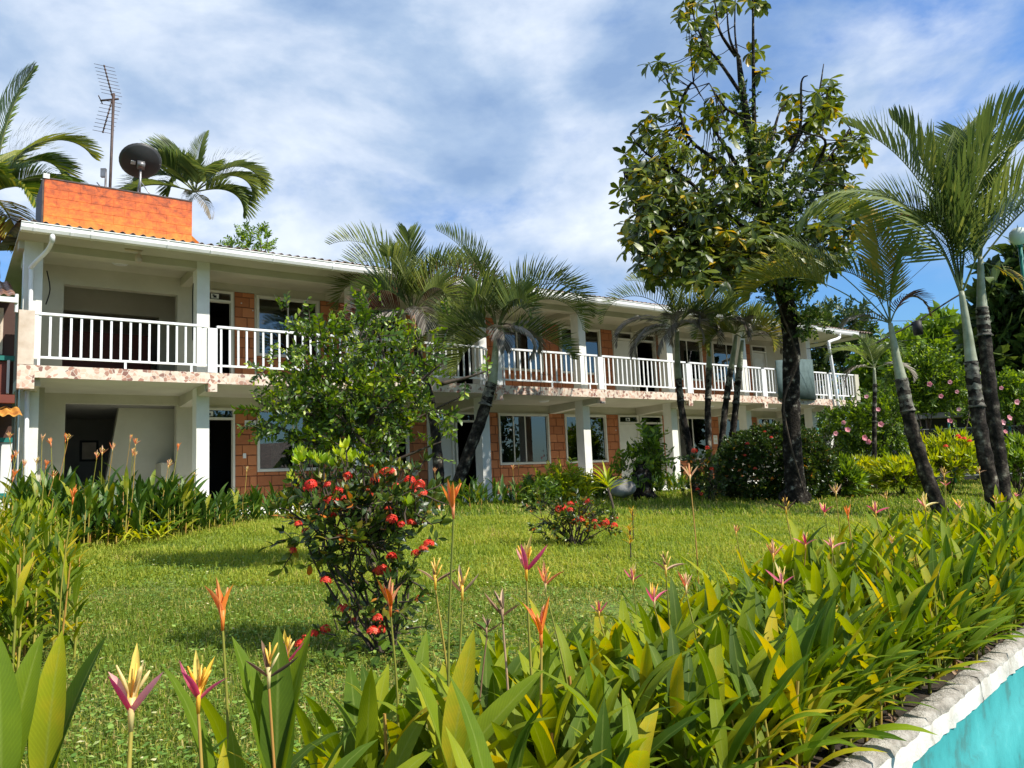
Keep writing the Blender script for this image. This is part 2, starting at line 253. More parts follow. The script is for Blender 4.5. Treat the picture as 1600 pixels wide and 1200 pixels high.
def mk(name, V, L, Cn, mats, Mi=None, UV=None, tint=None, smooth=False):
    me = bpy.data.meshes.new(name); me.vertices.add(len(V)); me.vertices.foreach_set('co', V.astype(np.float32).ravel())
    me.loops.add(len(L)); me.loops.foreach_set('vertex_index', L.astype(np.int32))
    me.polygons.add(len(Cn)); st = np.concatenate([[0], np.cumsum(Cn)[:-1]]).astype(np.int32); me.polygons.foreach_set('loop_start', st)
    for m in mats: me.materials.append(MT[m] if isinstance(m, str) else m)
    if Mi is not None and len(mats) > 1: me.polygons.foreach_set('material_index', Mi.astype(np.int32))
    me.polygons.foreach_set('use_smooth', np.full(len(Cn), smooth))
    me.update(calc_edges=True)
    if UV is not None: u = me.uv_layers.new(name='UVMap'); u.data.foreach_set('uv', UV[L].astype(np.float32).ravel())
    if tint is not None: a = me.attributes.new('tint', 'FLOAT', 'POINT'); a.data.foreach_set('value', tint.astype(np.float32))
    return me
def mesh(name, t, mats, smooth=False, tint=None):
    if isinstance(t, list): t = cat(t)
    if isinstance(mats, str): mats = [mats]
    return mk(name, t.v, t.l, t.c, mats, t.m, t.uv, t.ti if (tint is None and t.ti.any()) else tint, smooth)
def merged(name, items, mats, smooth=True):
    """items: (template, matrices(k,4,4), tints(k)) joined into one mesh"""
    V = []; L = []; Cn = []; Mi = []; UV = []; Ti = []; n = 0
    for t, Ms, ti in items:
        Ms = np.asarray(Ms); k = len(Ms)
        if k == 0: continue
        v = np.einsum('kij,nj->kni', Ms[:, :3, :3], t.v)+Ms[:, None, :3, 3]
        V.append(v.reshape(-1, 3)); L.append((t.l[None]+(np.arange(k)*len(t.v))[:, None]).ravel()+n); n += k*len(t.v)
        Cn.append(np.tile(t.c, k)); Mi.append(np.tile(t.m, k)); UV.append(np.tile(t.uv, (k, 1))); Ti.append((np.asarray(ti)[:, None]+t.ti[None]).ravel())
    if isinstance(mats, str): mats = [mats]
    return mk(name, np.concatenate(V), np.concatenate(L), np.concatenate(Cn), mats, np.concatenate(Mi), np.concatenate(UV), np.concatenate(Ti), smooth)
def box(x0, x1, y0, y1, z0, z1, k=0):
    v = [(x0, y0, z0), (x1, y0, z0), (x1, y1, z0), (x0, y1, z0), (x0, y0, z1), (x1, y0, z1), (x1, y1, z1), (x0, y1, z1)]
    f = [(0, 3, 2, 1), (4, 5, 6, 7), (0, 1, 5, 4), (1, 2, 6, 5), (2, 3, 7, 6), (3, 0, 4, 7)]
    return T(v, f, None, [k]*6)
def tube(pts, rad, n=8, k=0, jit=0., cap=True, rings=None):
    pts = [np.array(p, float) for p in pts]; m = len(pts)
    if np.isscalar(rad): rad = [rad]*m
    V = []; F = []; UV = []; up = None
    for i in range(m):
        d = pts[min(i+1, m-1)]-pts[max(i-1, 0)]; d /= max(np.linalg.norm(d), 1e-9)
        if up is None:
            up = np.array([0, 0, 1.]) if abs(d[2]) < .9 else np.array([1., 0, 0])
        a = np.cross(d, up); a /= max(np.linalg.norm(a), 1e-9); b = np.cross(a, d); up = b
        for j in range(n):
            q = 2*math.pi*j/n; r = rad[i]*(1+(random.uniform(-jit, jit) if jit else 0)); V.append(pts[i]+(a*math.cos(q)+b*math.sin(q))*r); UV.append((.3, i/(m-1) if m > 1 else 0))
    for i in range(m-1):
        for j in range(n): F.append((i*n+j, i*n+(j+1) % n, (i+1)*n+(j+1) % n, (i+1)*n+j))
    if cap: F.append(tuple(range(n))[::-1]); F.append(tuple((m-1)*n+j for j in range(n)))
    return T(V, F, UV, [k]*len(F))
def smoothpts(P, n=6):
    P = [np.array(p, float) for p in P]; o = []
    for i in range(len(P)-1):
        a = P[max(i-1, 0)]; b = P[i]; c = P[i+1]; d = P[min(i+2, len(P)-1)]
        for k in range(n):
            t = k/n; o.append(.5*((2*b)+(c-a)*t+(2*a-5*b+4*c-d)*t*t+(3*b-a-3*c+d)*t**3))
    o.append(P[-1]); return o
def lathe(prof, n=20, k=0):
    V = []; F = []
    for r, z in prof:
        for j in range(n): V.append((r*math.cos(2*math.pi*j/n), r*math.sin(2*math.pi*j/n), z))
    for i in range(len(prof)-1):
        for j in range(n): F.append((i*n+j, i*n+(j+1) % n, (i+1)*n+(j+1) % n, (i+1)*n+j))
    return T(V, F, None, [k]*len(F))
def leaf(L, w, curl=.5, fold=.25, seg=5, shape='lance', twist=0., k=0, x0=0.):
    """blade along +X, normal +Z, bending down"""
    V = []; UV = []; F = []; x = 0; z = 0; a = 0
    for i in range(seg+1):
        t = i/seg
        if shape == 'lance': tt_ = .03+.965*t; ww = w*(tt_**.62*(1-tt_)**.85)/.375
        elif shape == 'obov': ww = w*(math.sin(math.pi*min(1, t**1.5*.90+.04))**.7)
        elif shape == 'strap': ww = w*(1-t**3)*(.6+.4*min(1, t*3))
        else: ww = w*math.sin(math.pi*min(1, t*.94+.04))**.6
        ww *= .5
        if i == seg: ww *= .12
        y1 = ww*math.cos(fold); zz = ww*math.sin(fold); tw = twist*t
        for s in (-1, 0, 1):
            yy = s*y1; z2 = abs(s)*zz
            V.append((x0+x-math.sin(a)*0-z2*math.sin(a)*-1, yy*math.cos(tw)-z2*math.sin(tw), z+z2*math.cos(a)*math.cos(tw)+yy*math.sin(tw))); UV.append((.5+s*.5, t))
        a -= curl/seg*(.4+1.2*t); x += L/seg*math.cos(a); z += L/seg*math.sin(a)
    for i in range(seg):
        for s in (0, 1): F.append((i*3+s, i*3+s+1, i*3+s+4, i*3+s+3))
    return T(V, F, UV, [k]*len(F))
def RM(yaw=0, pitch=0, roll=0, loc=(0, 0, 0), sc=1.):
    """pitch>0 lifts +X upwards"""
    m = Matrix.Translation(Vector(loc))@Matrix.Rotation(yaw, 4, 'Z')@Matrix.Rotation(-pitch, 4, 'Y')@Matrix.Rotation(roll, 4, 'X')@Matrix.Scale(sc, 4)
    return np.array(m)
def dirM(d, loc, roll=0., sc=1.):
    d = np.array(d, float); d /= np.linalg.norm(d)
    return RM(math.atan2(d[1], d[0]), math.asin(max(-1, min(1, d[2]))), roll, loc, sc)

# ---------------------------------------------------------------- object kit
def put(o, label=None, category=None, group=None, kind=None):
    if label: o['label'] = label
    if category: o['category'] = category
    if group: o['group'] = group
    if kind: o['kind'] = kind
    return o
def empty(name, loc, label, category, group=None, rotz=0.):
    o = bpy.data.objects.new(name, None); COL.objects.link(o); o.location = Vector(loc); o.rotation_euler = (0, 0, rotz); o.empty_display_size = .2
    return put(o, label, category, group)
def ob(name, me, parent=None, world=False, mat=None, **k):
    o = bpy.data.objects.new(name, me); COL.objects.link(o)
    if parent is not None:
        o.parent = parent
        if world: o.matrix_parent_inverse = Matrix.Translation(-parent.location)
    if mat is not None: o.matrix_basis = Matrix(mat.tolist() if hasattr(mat, 'tolist') else mat)
    return put(o, **k)

# ================================================================= SETTING
def lines(a, b, step, far):
    c = list(np.arange(a, b+1e-6, step)); s = step*1.6
    lo = a; hi = b; L = []; Rr = []
    while hi < far: hi += s; Rr.append(hi); s *= 1.35
    s = step*1.6
    while lo > -far: lo -= s; L.append(lo); s *= 1.35
    return np.array(L[::-1]+c+Rr)
aa = lines(-6, 30, .8, 400); ww = np.array([.0, .3, .6]+list(np.arange(1, 26, .7))+[30, 38, 50, 70, 100, 160, 260, 420])
A, Wd = np.meshgrid(aa, ww, indexing='ij'); X = LP[0]+LD[0]*A+LN[0]*Wd; Yy = LP[1]+LD[1]*A+LN[1]*Wd; Z = lawn_z(X, Yy)
n0, n1_ = A.shape; idx = np.arange(n0*n1_).reshape(n0, n1_)
Fq = np.stack([idx[:-1, :-1], idx[1:, :-1], idx[1:, 1:], idx[:-1, 1:]], -1).reshape(-1, 4)
me = mk('lawn', np.stack([X.ravel(), Yy.ravel(), Z.ravel()], 1), Fq.ravel(), np.full(len(Fq), 4), ['lawn'], None, None, None, True)
ob('lawn', me, kind='structure')
def LPt(a, w, z): return np.array([LP[0]+LD[0]*a+LN[0]*w, LP[1]+LD[1]*a+LN[1]*w, z])
# bed soil strip (4 mm above the lawn)
sv = []; sf = []
for i, a in enumerate(np.arange(-4, 24, .5)):
    for w in (.0, .5, 1.0+.12*math.sin(a*2.1)): p = LPt(a, w, 0); sv.append((p[0], p[1], float(lawn_z(p[0], p[1]))+.006))
    if i: b = i*3; sf += [(b-3, b, b+1, b-2), (b-2, b+1, b+2, b-1)]
ob('garden_bed', mesh('garden_bed', T(sv, sf), 'soil', True), kind='structure')
# coping: irregular cast stone top and limewashed face, made of cast lengths
a = -4.0; cop = empty('pool_wall', LPt(0, 0, 0), 'teal painted pool wall under a rough limewashed stone coping', 'pool wall')
seg = 0
while a < 22:
    L = random.uniform(2.2, 3.2); n = 60; V = []; F = []
    for i in range(n+1):
        q = a+.004+(L-.008)*i/n
        for w, z in ((.01, -.30), (.006, .022), (-.012, .036), (-.055, .040), (-.088, .034), (-.10, .012), (-.103, -.035), (-.106, -.062)):
            j = .006 if i not in (0, n) else .002
            p = LPt(q, w+random.uniform(-j, j), z+random.uniform(-j, j)*.8); V.append(p)
    for i in range(n):
        for k in range(7): F.append((i*8+k, i*8+8+k, i*8+9+k, i*8+1+k))
    F.append(tuple(range(8))[::-1]); F.append(tuple(n*8+k for k in range(8)))
    mi = [1 if (f_ < n*7 and f_ % 7 >= 5) else 0 for f_ in range(len(F))]
    ob('coping_stone', mesh('coping_stone', T(V, F, None, mi), ['stone', 'limewash'], True), cop, True)
    a += L
V = []; F = []; aw = np.arange(-4, 22.3, .35)
for i, q in enumerate(aw):
    for z, o_ in ((-.058, -.100), (-.24, -.101), (-.25, -.116), (-.52, -.118), (-1.6, -.13)): V.append(LPt(q, o_+random.uniform(-.003, .003), z+(random.uniform(-.004, .004) if z < -.1 else 0)))
    if i:
        for k in range(4): F.append((i*5-5+k, i*5+k, i*5+1+k, i*5-4+k))
ob('wall_face', mesh('wall_face', T(V, F), 'pool', True), cop, True)
c4 = [LPt(-4, -.12, -1.6), LPt(22, -.12, -1.6), LPt(22, -7, -1.6), LPt(-4, -7, -1.6)]
ob('pool_floor', mesh('pool_floor', T(c4, [(0, 3, 2, 1)]), 'pool'), kind='structure')
c4 = [LPt(-60, -7, -.02), LPt(90, -7, -.02), LPt(90, -120, -.02), LPt(-60, -120, -.02)]
ob('pool_deck', mesh('pool_deck', cat([T(c4, [(0, 3, 2, 1)]), T([LPt(-4, -7, -1.6), LPt(22, -7, -1.6), LPt(22, -7, -.02), LPt(-4, -7, -.02)], [(0, 3, 2, 1)])]), 'stone'), kind='structure')

# ================================================================= HOTEL
H = empty('hotel_building', P0, 'long two-storey white guesthouse with brick walls and a railed balcony', 'building', rotz=math.atan2(BD[1], BD[0]))
def hp(s, b, z): return P0+BD*s+BN*b+np.array([0, 0, z])
FL, SB, ST, RT, BB, SO = .70, 3.175, 3.39, 4.34, 5.65, 5.80    # floor, slab bottom, slab top, rail top, beam bottom, soffit
WB = 2.2; CB = .85; END = 26.4
def part(name, t, m, parent=None, smooth=False, **k): return ob(name, mesh(name, t, m, smooth), parent or H, **k)
part('plinth', [box(-.1, 25.6, .45, 5.9, .2, FL), box(-.08, 25.5, .30, .45, .2, FL-.12)], 'white')
part('floor_slab', box(-.02, END-.6, .07, 6.0, SB, ST-.004), 'cream')
# fascia of broken tiles, following the little inward curve of one bay
fas = [box(-.1, 9.42, -.0, .068, SB, ST), box(9.87, 25.9, -.0, .068, SB, ST)]
part('tiled_fascia', fas+[box(9.42, 9.87, .03, .068, SB, ST), box(25.83, 25.9, .07, 1.2, SB, ST)], 'mosaic')
colS = [.12, 3.13, 6.5, 9.98, 13.35, 16.85, 20.4, 24.05]
for i, s in enumerate(colS):
    w = .125 if i else .15
    part('drop_block', box(s-.085, s+.085, -.012, .12, SB-.16, SB-.002) if i else box(-.13, .13, -.02, .16, SB-.20, ST), 'mosaic')
    if i not in (0,): part('railing_pier', box(s-.09, s+.09, -.006, .10, ST+.004, RT-.06), 'rail')
    part('column', box(s-w, s+w, CB-.15, CB+.17, FL-.02, SB), 'white')
    part('column', box(s-w, s+w, CB-.15, CB+.17, ST, SO), 'white')
    # cantilever beams under balcony, running back to the wall
    V = [(s-.11, .12, SB), (s+.11, .12, SB), (s+.11, WB, SB), (s-.11, WB, SB), (s-.11, .12, SB-.14), (s+.11, .12, SB-.14), (s+.11, WB, SB-.24), (s-.11, WB, SB-.24)]
    part('balcony_beam', T(V, [(0, 1, 2, 3), (4, 7, 6, 5), (0, 4, 5, 1), (1, 5, 6, 2), (2, 6, 7, 3), (3, 7, 4, 0)]), 'cream')
    part('roof_beam', box(s-.10, s+.10, CB+.17, WB, SO-.18, SO), 'cream')
part('corner_post', box(-.13, .11, -.025, .20, ST+.004, RT+.01), 'dirtypost')
part('corner_post', box(25.66, 25.9, -.02, .16, ST+.004, RT), 'cream')
part('eaves_beam', box(-.12, 24.3, CB-.14, CB+.14, BB, SO), 'cream')
part('soffit', [box(-.15, 25.95, -.05, 6.1, SO, SO+.03)], 'cream')
part('roof_fascia', [box(-.15, 26.6, -.05, -.02, SO-.02, SO+.10), box(25.95, 26.6, -.05, 2.6, SO-.05, SO-.02)], 'cream')
# corrugated roof
def corr(s0, s1, b0, b1, z0, pitch, per=.177, amp=.028, th=.008):
    xs = np.arange(s0, s1, per/8); V = []; F = []
    bs = np.linspace(b0, b1, 3)
    for x in xs:
        for b in bs:
            z = z0+(b-b0)*pitch+amp*math.sin(2*math.pi*x/per); V.append((x, b, z)); V.append((x, b, z-th))
    for i in range(len(xs)-1):
        for k in range(2):
            p = i*6+k*2; F += [(p, p+6, p+8, p+2), (p+1, p+3, p+9, p+7)]
        F.append((i*6, i*6+1, i*6+7, i*6+6))
    return T(V, F)
k = 0; s = -.2
while s < 26.8:
    e = min(s+1.06, 26.8); part('roof_sheet', corr(s, e+.05, -.17, 3.1, 5.915+(k % 2)*.006, .2), 'roof', smooth=True); k += 1; s = e
part('roof_back', corr(-.2, 26.8, 3.1, 7.5, 6.56, .2, .6, .02), 'roof', smooth=True)
# gutter
gp = [(-.20, 5.88), (-.205, 5.79), (-.18, 5.735), (-.10, 5.72), (-.065, 5.75), (-.065, 5.86), (-.075, 5.86), (-.078, 5.76), (-.11, 5.735), (-.17, 5.75), (-.19, 5.80), (-.185, 5.88)]
def prof(s0, s1, P): 
    n = len(P); V = [(s0, b, z) for b, z in P]+[(s1, b, z) for b, z in P]; F = [(i, (i+1) % n, n+(i+1) % n, n+i) for i in range(n)]+[tuple(range(n))[::-1], tuple(range(n, 2*n))]; return T(V, F)
part('gutter', [prof(-.15, 9.4, gp), prof(9.41, 18.2, gp), prof(18.21, 25.9, gp), box(-.15, 25.9, -.215, -.20, 5.872, 5.89)], 'gutter')
for s in (.05, .62, .95, 2.25, 3.05, 4.3, 5.6, 6.9, 8.2, 9.4, 10.9, 12.4, 13.9, 15.4, 16.9, 18.2, 19.9, 21.4, 22.9, 24.4): part('gutter_bracket', prof(s-.02, s+.02, [(b+(-.008 if b < -.14 else .004), z+(-.006 if z < 5.8 else .006)) for b, z in gp]), 'gutter')
part('downspout', [tube([(.33, -.13, 5.76), (.33, -.13, 5.60)], .045, 10), tube(smoothpts([(.33, -.13, 5.62), (.28, .15, 5.50), (.08, .56, 5.28), (.08, .60, 5.1), (.08, .60, 3.3)], 4), .04, 10), tube([(.08, .6, 3.2), (.08, .6, .8)], .04, 8)], 'rail', smooth=True)
part('downspout', [tube([(24.75, -.13, 5.76), (24.75, -.13, 5.62)], .055, 10), tube(smoothpts([(24.75, -.13, 5.63), (24.6, -.13, 5.55), (24.12, -.12, 5.42), (24.05, -.12, 5.3), (24.15, -.12, 4.4), (24.3, -.12, 2.95)], 4), .055, 10)], 'rail', smooth=True)
# railing bays
bal = mesh('baluster', box(-.019, .019, -.012, .012, ST+.17, RT-.05), 'rail')
ends = [.11]+[s for s in colS[1:]]+[25.66]
for i in range(len(ends)-1):
    a = ends[i]+(.09 if i else 0); b = ends[i+1]-(.09 if i < len(ends)-2 else 0)
    n = max(2, int(round((b-a)/.166)))
    def bb(s, i=i, b=b): return .045+(max(0, s-(b-.62))/.62)**2*.34 if i == 2 else .045
    def strip(z0, z1, w, i=i, a=a, b=b):
        if i != 2: return box(a, b, .045-w, .045+w, z0, z1)
        ss = [a, b-.62]+[b-.62+.62*j/6 for j in range(1, 7)]; V = []; F = []
        for s_ in ss:
            q = bb(s_); V += [(s_, q-w, z0), (s_, q+w, z0), (s_, q+w, z1), (s_, q-w, z1)]
        for j in range(len(ss)-1):
            for c in range(4): F.append((j*4+c, j*4+(c+1) % 4, j*4+4+(c+1) % 4, j*4+4+c))
        F += [(3, 2, 1, 0), (len(ss)*4-4, len(ss)*4-3, len(ss)*4-2, len(ss)*4-1)]
        return T(V, F)
    r = part('railing', [strip(RT-.045, RT, .032), strip(ST+.13, ST+.17, .018)]+[box(q-.02, q+.02, bb(q)-.015, bb(q)+.015, ST, ST+.13) for q in (a+.08, (a+b)/2, b-.3)], 'rail')
    for j in range(n):
        q = a+(j+.5)*(b-a)/n; ob('baluster', bal, r, mat=np.array(Matrix.Translation((q, bb(q), 0))))
r = part('railing', [box(25.80, 25.84, .16, 2.3, RT-.045, RT), box(25.80, 25.84, .16, 2.3, ST+.13, ST+.17)], 'rail')
bal2 = mesh('baluster', box(-.012, .012, -.019, .019, ST+.17, RT-.05), 'rail')
for j in range(13): ob('baluster', bal2, r, mat=np.array(Matrix.Translation((25.82, .25+j*.16, 0))))
# ---- walls with openings
def bricks(parent, s0, s1, z0, z1, b=WB, skip=None):
    """clay blocks laid one by one, proud of the mortar bed"""
    L, Hh, j = .335, .235, .012; row = 0; z = z0
    while z < z1-.02:
        zt = min(z+Hh, z1); off = (L/2 if row % 2 else 0)+random.choice((0, 0, .05)); s = s0-off; 
        while s < s1-.01:
            a, c = max(s, s0), min(s+L, s1)
            if c-a > .045:
                key = (round(c-a-j, 2), round(zt-z-j, 2))
                if key not in BM:
                    w, h = key; ch = .006
                    V = [(0, 0, 0), (w, 0, 0), (w, 0, h), (0, 0, h), (ch, -.014, ch), (w-ch, -.014, ch), (w-ch, -.014, h-ch), (ch, -.014, h-ch)]
                    F = [(4, 5, 6, 7), (0, 1, 5, 4), (1, 2, 6, 5), (2, 3, 7, 6), (3, 0, 4, 7)]
                    BM[key] = mesh('brick', T(V, F), 'brick')
                dy = random.uniform(-.004, .002)
                BL.append((parent, key, (a+j/2, b-.006+dy, z+j/2)))
            s += L
        z = zt; row += 1
BM = {}; BL = []
GLASSM = None
def window(parent_wall, s0, s1, z0, z1, mull=(), b=WB, curtain=None):
    f = .055; t = [box(s0, s1, b-.05, b+.07, z0, z0+f), box(s0, s1, b-.05, b+.07, z1-f, z1), box(s0, s0+f, b-.049, b+.069, z0+f, z1-f), box(s1-f, s1, b-.049, b+.069, z0+f, z1-f)]
    w = part('window', t, 'doorwhite')
    xs = [s0+f]+[s0+(s1-s0)*m for m in mull]+[s1-f]
    for i in range(len(xs)-1):
        a, c = xs[i], xs[i+1]; g = .018
        ob('sash', mesh('sash', [box(a, a+g, b+.0, b+.03, z0+f, z1-f), box(c-g, c, b+.0, b+.03, z0+f, z1-f), box(a+g, c-g, b+.001, b+.029, z0+f, z0+f+g), box(a+g, c-g, b+.001, b+.029, z1-f-g, z1-f)], 'doorwhite'), w)
        ob('pane', mesh('pane', box(a+g, c-g, b+.012, b+.018, z0+f+g, z1-f-g), 'glass'), w)
    return w
def doorframe(s0, s1, z0, ztop, ztr, plate=None, leaf_=None, b=WB):
    f = .05; t = [box(s0, s0+f, b-.05, b+.08, z0, ztop), box(s1-f, s1, b-.05, b+.08, z0, ztop), box(s0+f, s1-f, b-.049, b+.079, ztop-f, ztop), box(s0+f, s1-f, b-.049, b+.079, ztr-f, ztr)]
    d = part('door_frame', t, 'doorwhite')
    ob('transom_pane', mesh('transom_pane', box(s0+f, s1-f, b+.0, b+.006, ztr, ztop-f), 'glass'), d)
    if plate:
        x, z = plate, (ztr+ztop-f)/2
        pl = ob('number_plate', mesh('number_plate', [box(x, x+.17, b-.012, b-.003, z-.055, z+.055), box(x+.05, x+.12, b-.015, b-.012, z-.035, z+.02, 1), box(x+.03, x+.075, b-.0149, b-.012, z+.005, z+.038, 1)], ['sticker', 'black']), d)
    if leaf_ is not None:
        w = s1-s0-2*f; h = ztr-f-z0-.02
        P = [box(0, w, 0, .04, 0, h)]
        # moulded panels with an arched top
        for (za, zb, arch) in ((.15, .75, 0), (.85, h-.18, 1)):
            pts = [(.1, za), (w-.1, za), (w-.1, zb-(.12 if arch else 0))]
            if arch: pts += [(w/2+(w/2-.1)*math.cos(q), zb-.12+.12*math.sin(q)) for q in np.linspace(.3, math.pi-.3, 7)]
            pts += [(.1, zb-(.12 if arch else 0))]
            for i_ in range(len(pts)):
                a_, c_ = pts[i_], pts[(i_+1) % len(pts)]; P.append(tube([(a_[0], -.004, a_[1]), (c_[0], -.004, c_[1])], .011, 4))
        lf = ob('door_leaf', mesh('door_leaf', P, 'doorwhite'), d)
        lf.matrix_basis = Matrix.Translation((s1-f if leaf_ < 0 else s0+f, b+.03, z0+.01))@Matrix.Rotation(math.pi+leaf_ if leaf_ < 0 else leaf_, 4, 'Z')@Matrix.Translation((0, -.02, 0))
        ob('door_handle', mesh('door_handle', [tube([(w-.07, -.05, 1.0), (w-.16, -.05, 1.0)], .01, 6), tube([(w-.07, 0, 1.0), (w-.07, -.05, 1.0)], .012, 6)], 'metal'), lf)
    return d
def wallrow(name, z0, ztop, wz0, wz1, items, btop, s_start, s_end, upper):
    """items: ('w',s0,s1,mullions) ('d',s0,s1,plate,leaf) ('b',s0,s1) brick pier; anything between is plaster"""
    t = []; s = s_start
    wl = None
    for it in items:
        a, c = it[1], it[2]
        if a > s+.004: t.append(box(s, a, WB-.004, WB+.14, z0, ztop, 0))
        if it[0] == 'w': t += [box(a, c, WB, WB+.14, z0, wz0, 1), box(a, c, WB-.004, WB+.14, wz1, ztop, 0)]
        elif it[0] == 'd': t.append(box(a, c, WB-.004, WB+.14, btop-.02, ztop, 0))
        else: t += [box(a, c, WB, WB+.14, z0, btop, 1), box(a, c, WB-.004, WB+.14, btop, ztop, 0)]
        s = c
    if s < s_end: t.append(box(s, s_end, WB-.004, WB+.14, z0, ztop, 0))
    wl = part(name, t, ['cream', 'mortar'])
    for it in items:
        a, c = it[1], it[2]
        if it[0] == 'w':
            window(wl, a, c, wz0, wz1, it[3]); bricks(wl, a, c, z0, wz0)
        elif it[0] == 'd': doorframe(a, c, z0, btop-.02, btop-.23, it[3], it[4])
        else: bricks(wl, a, c, z0, btop)
    return wl
LW = [('d', 3.42, 4.20, 3.56, None), ('b', 4.2, 4.70), ('w', 4.70, 6.26, (.55,)), ('b', 6.26, 7.0), ('w', 7.0, 8.59, (.33, .66)), ('b', 8.59, 9.13), ('d', 9.13, 9.93, 9.33, -.25), ('d', 9.99, 10.80, None, None),
      ('b', 10.84, 11.40), ('w', 11.40, 13.18, (.30, .53)), ('b', 13.18, 13.78), ('w', 13.78, 15.42, (.55,)), ('b', 15.42, 15.94), ('d', 15.94, 16.80, 16.28, -.06), ('d', 16.88, 17.86, None, None), ('b', 17.88, 18.58),
      ('w', 18.58, 20.12, (.36, .5)), ('b', 20.15, 20.66), ('w', 20.70, 22.3, (.4, .7)), ('b', 22.3, 22.76), ('d', 22.78, 23.78, 23.2, 0.0), ]
lower = wallrow('lower_wall', FL, SB, 1.49, 2.93, LW, 2.95, 3.3, 25.2, False)
UW = [('d', 3.42, 4.16, 3.68, None), ('b', 4.2, 4.66), ('w', 4.70, 6.22, (.5,)), ('b', 6.26, 6.95), ('w', 7.0, 8.59, (.33, .66)), ('b', 8.59, 9.2), ('d', 9.22, 9.98, None, -.3), ('d', 10.02, 10.76, None, None),
      ('b', 10.9, 11.42), ('w', 11.45, 13.08, (.45,)), ('b', 13.08, 13.74), ('w', 13.76, 15.38, (.55,)), ('b', 15.42, 15.9), ('d', 15.92, 16.76, None, -.15), ('d', 16.88, 17.80, None, None), ('b', 17.82, 18.1),
      ('w', 18.62, 20.05, (.5,)), ('b', 20.06, 20.55), ('w', 20.6, 22.2, (.5,)), ('b', 22.2, 22.7), ('d', 22.75, 23.6, None, 0.0)]
upper = wallrow('upper_wall', ST, SO, 4.16, 5.59, UW, 5.62, 3.3, 24.9, True)
BL.sort(key=lambda q: -math.hypot(0, 0)+q[2][0])
seen = {}
rest = {}
for wl, key, loc in BL:
    seen[wl] = seen.get(wl, 0)+1
    if seen[wl] <= (190 if wl is lower else 110): ob('brick', BM[key], wl, mat=np.array(Matrix.Translation(loc)))
    else: rest.setdefault(wl, []).append((key, loc))
for wl, lst in rest.items():
    ts = []
    for key, loc in lst:
        q = BM[key]; v = np.array([list(x.co) for x in q.vertices])+np.array(loc); ts.append(T(v, [list(p.vertices) for p in q.polygons]))
    ob('brickwork', mesh('brickwork', ts, 'brick'), wl, kind='stuff')
# rooms behind the wall
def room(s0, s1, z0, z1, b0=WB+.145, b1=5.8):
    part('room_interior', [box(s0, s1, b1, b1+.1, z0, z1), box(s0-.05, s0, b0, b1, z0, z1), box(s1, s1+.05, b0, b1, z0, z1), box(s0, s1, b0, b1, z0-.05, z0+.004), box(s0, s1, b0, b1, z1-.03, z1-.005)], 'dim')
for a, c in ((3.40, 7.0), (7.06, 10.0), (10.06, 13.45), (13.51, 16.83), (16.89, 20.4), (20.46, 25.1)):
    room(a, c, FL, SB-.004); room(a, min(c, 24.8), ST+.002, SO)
part('end_wall', [box(25.2, 25.35, WB, 6.0, FL, SB), box(24.9, 25.05, WB, 6.0, ST, SO), box(-.1, 25.35, 6.0, 6.1, FL, SO)], 'cream')
part('side_column', [box(25.0, 25.2, .75, .95, FL, SB)], 'white')
# open stair bay on the left
part('stair_bay_wall', [box(.42, .86, WB, WB+.2, FL, SB), box(2.97, 3.32, WB, WB+.2, FL, SB), box(-.04, .42, 1.4, 1.55, FL, SB), box(.86, 2.97, WB, WB+.2, 2.98, SB)], 'cream')
V = [(1.95, 2.9, 2.98), (1.62, 2.9, FL), (3.1, 2.9, FL), (3.1, 2.9, 2.98), (1.95, 3.1, 2.98), (1.62, 3.1, FL), (3.1, 3.1, FL), (3.1, 3.1, 2.98)]
part('stair_soffit', T(V, [(0, 1, 2, 3), (4, 7, 6, 5), (0, 4, 5, 1), (0, 3, 7, 4), (2, 6, 7, 3)]), 'cream')
part('stair_parapet', [box(2.70, 2.96, 2.35, 2.88, FL, 1.75)], 'cream')
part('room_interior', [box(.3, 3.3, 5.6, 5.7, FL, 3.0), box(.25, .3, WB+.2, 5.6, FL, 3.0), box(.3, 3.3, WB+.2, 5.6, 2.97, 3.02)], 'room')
part('picture_frame', [box(1.55, 1.95, 5.55, 5.59, 1.95, 2.45, 0), box(1.60, 1.90, 5.54, 5.551, 2.0, 2.4, 1)], ['dark', 'dirtypost'])
part('upper_bay_wall', [box(.40, .78, WB, WB+.2, ST, SO), box(2.97, 3.32, WB, WB+.2, ST, SO), box(.78, 2.97, WB, WB+.2, 5.42, SO), box(.3, .9, 3.9, 4.1, ST, SO), box(2.95, 3.32, 3.9, 4.1, ST, SO), box(.9, 2.95, 3.9, 4.1, 5.25, SO)], 'cream')
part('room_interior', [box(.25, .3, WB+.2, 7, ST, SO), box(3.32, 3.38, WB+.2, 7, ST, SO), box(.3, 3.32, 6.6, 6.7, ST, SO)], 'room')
part('inner_doorway', [box(.9, 2.9, 4.5, 4.55, ST+.01, 4.9)], 'redwood')
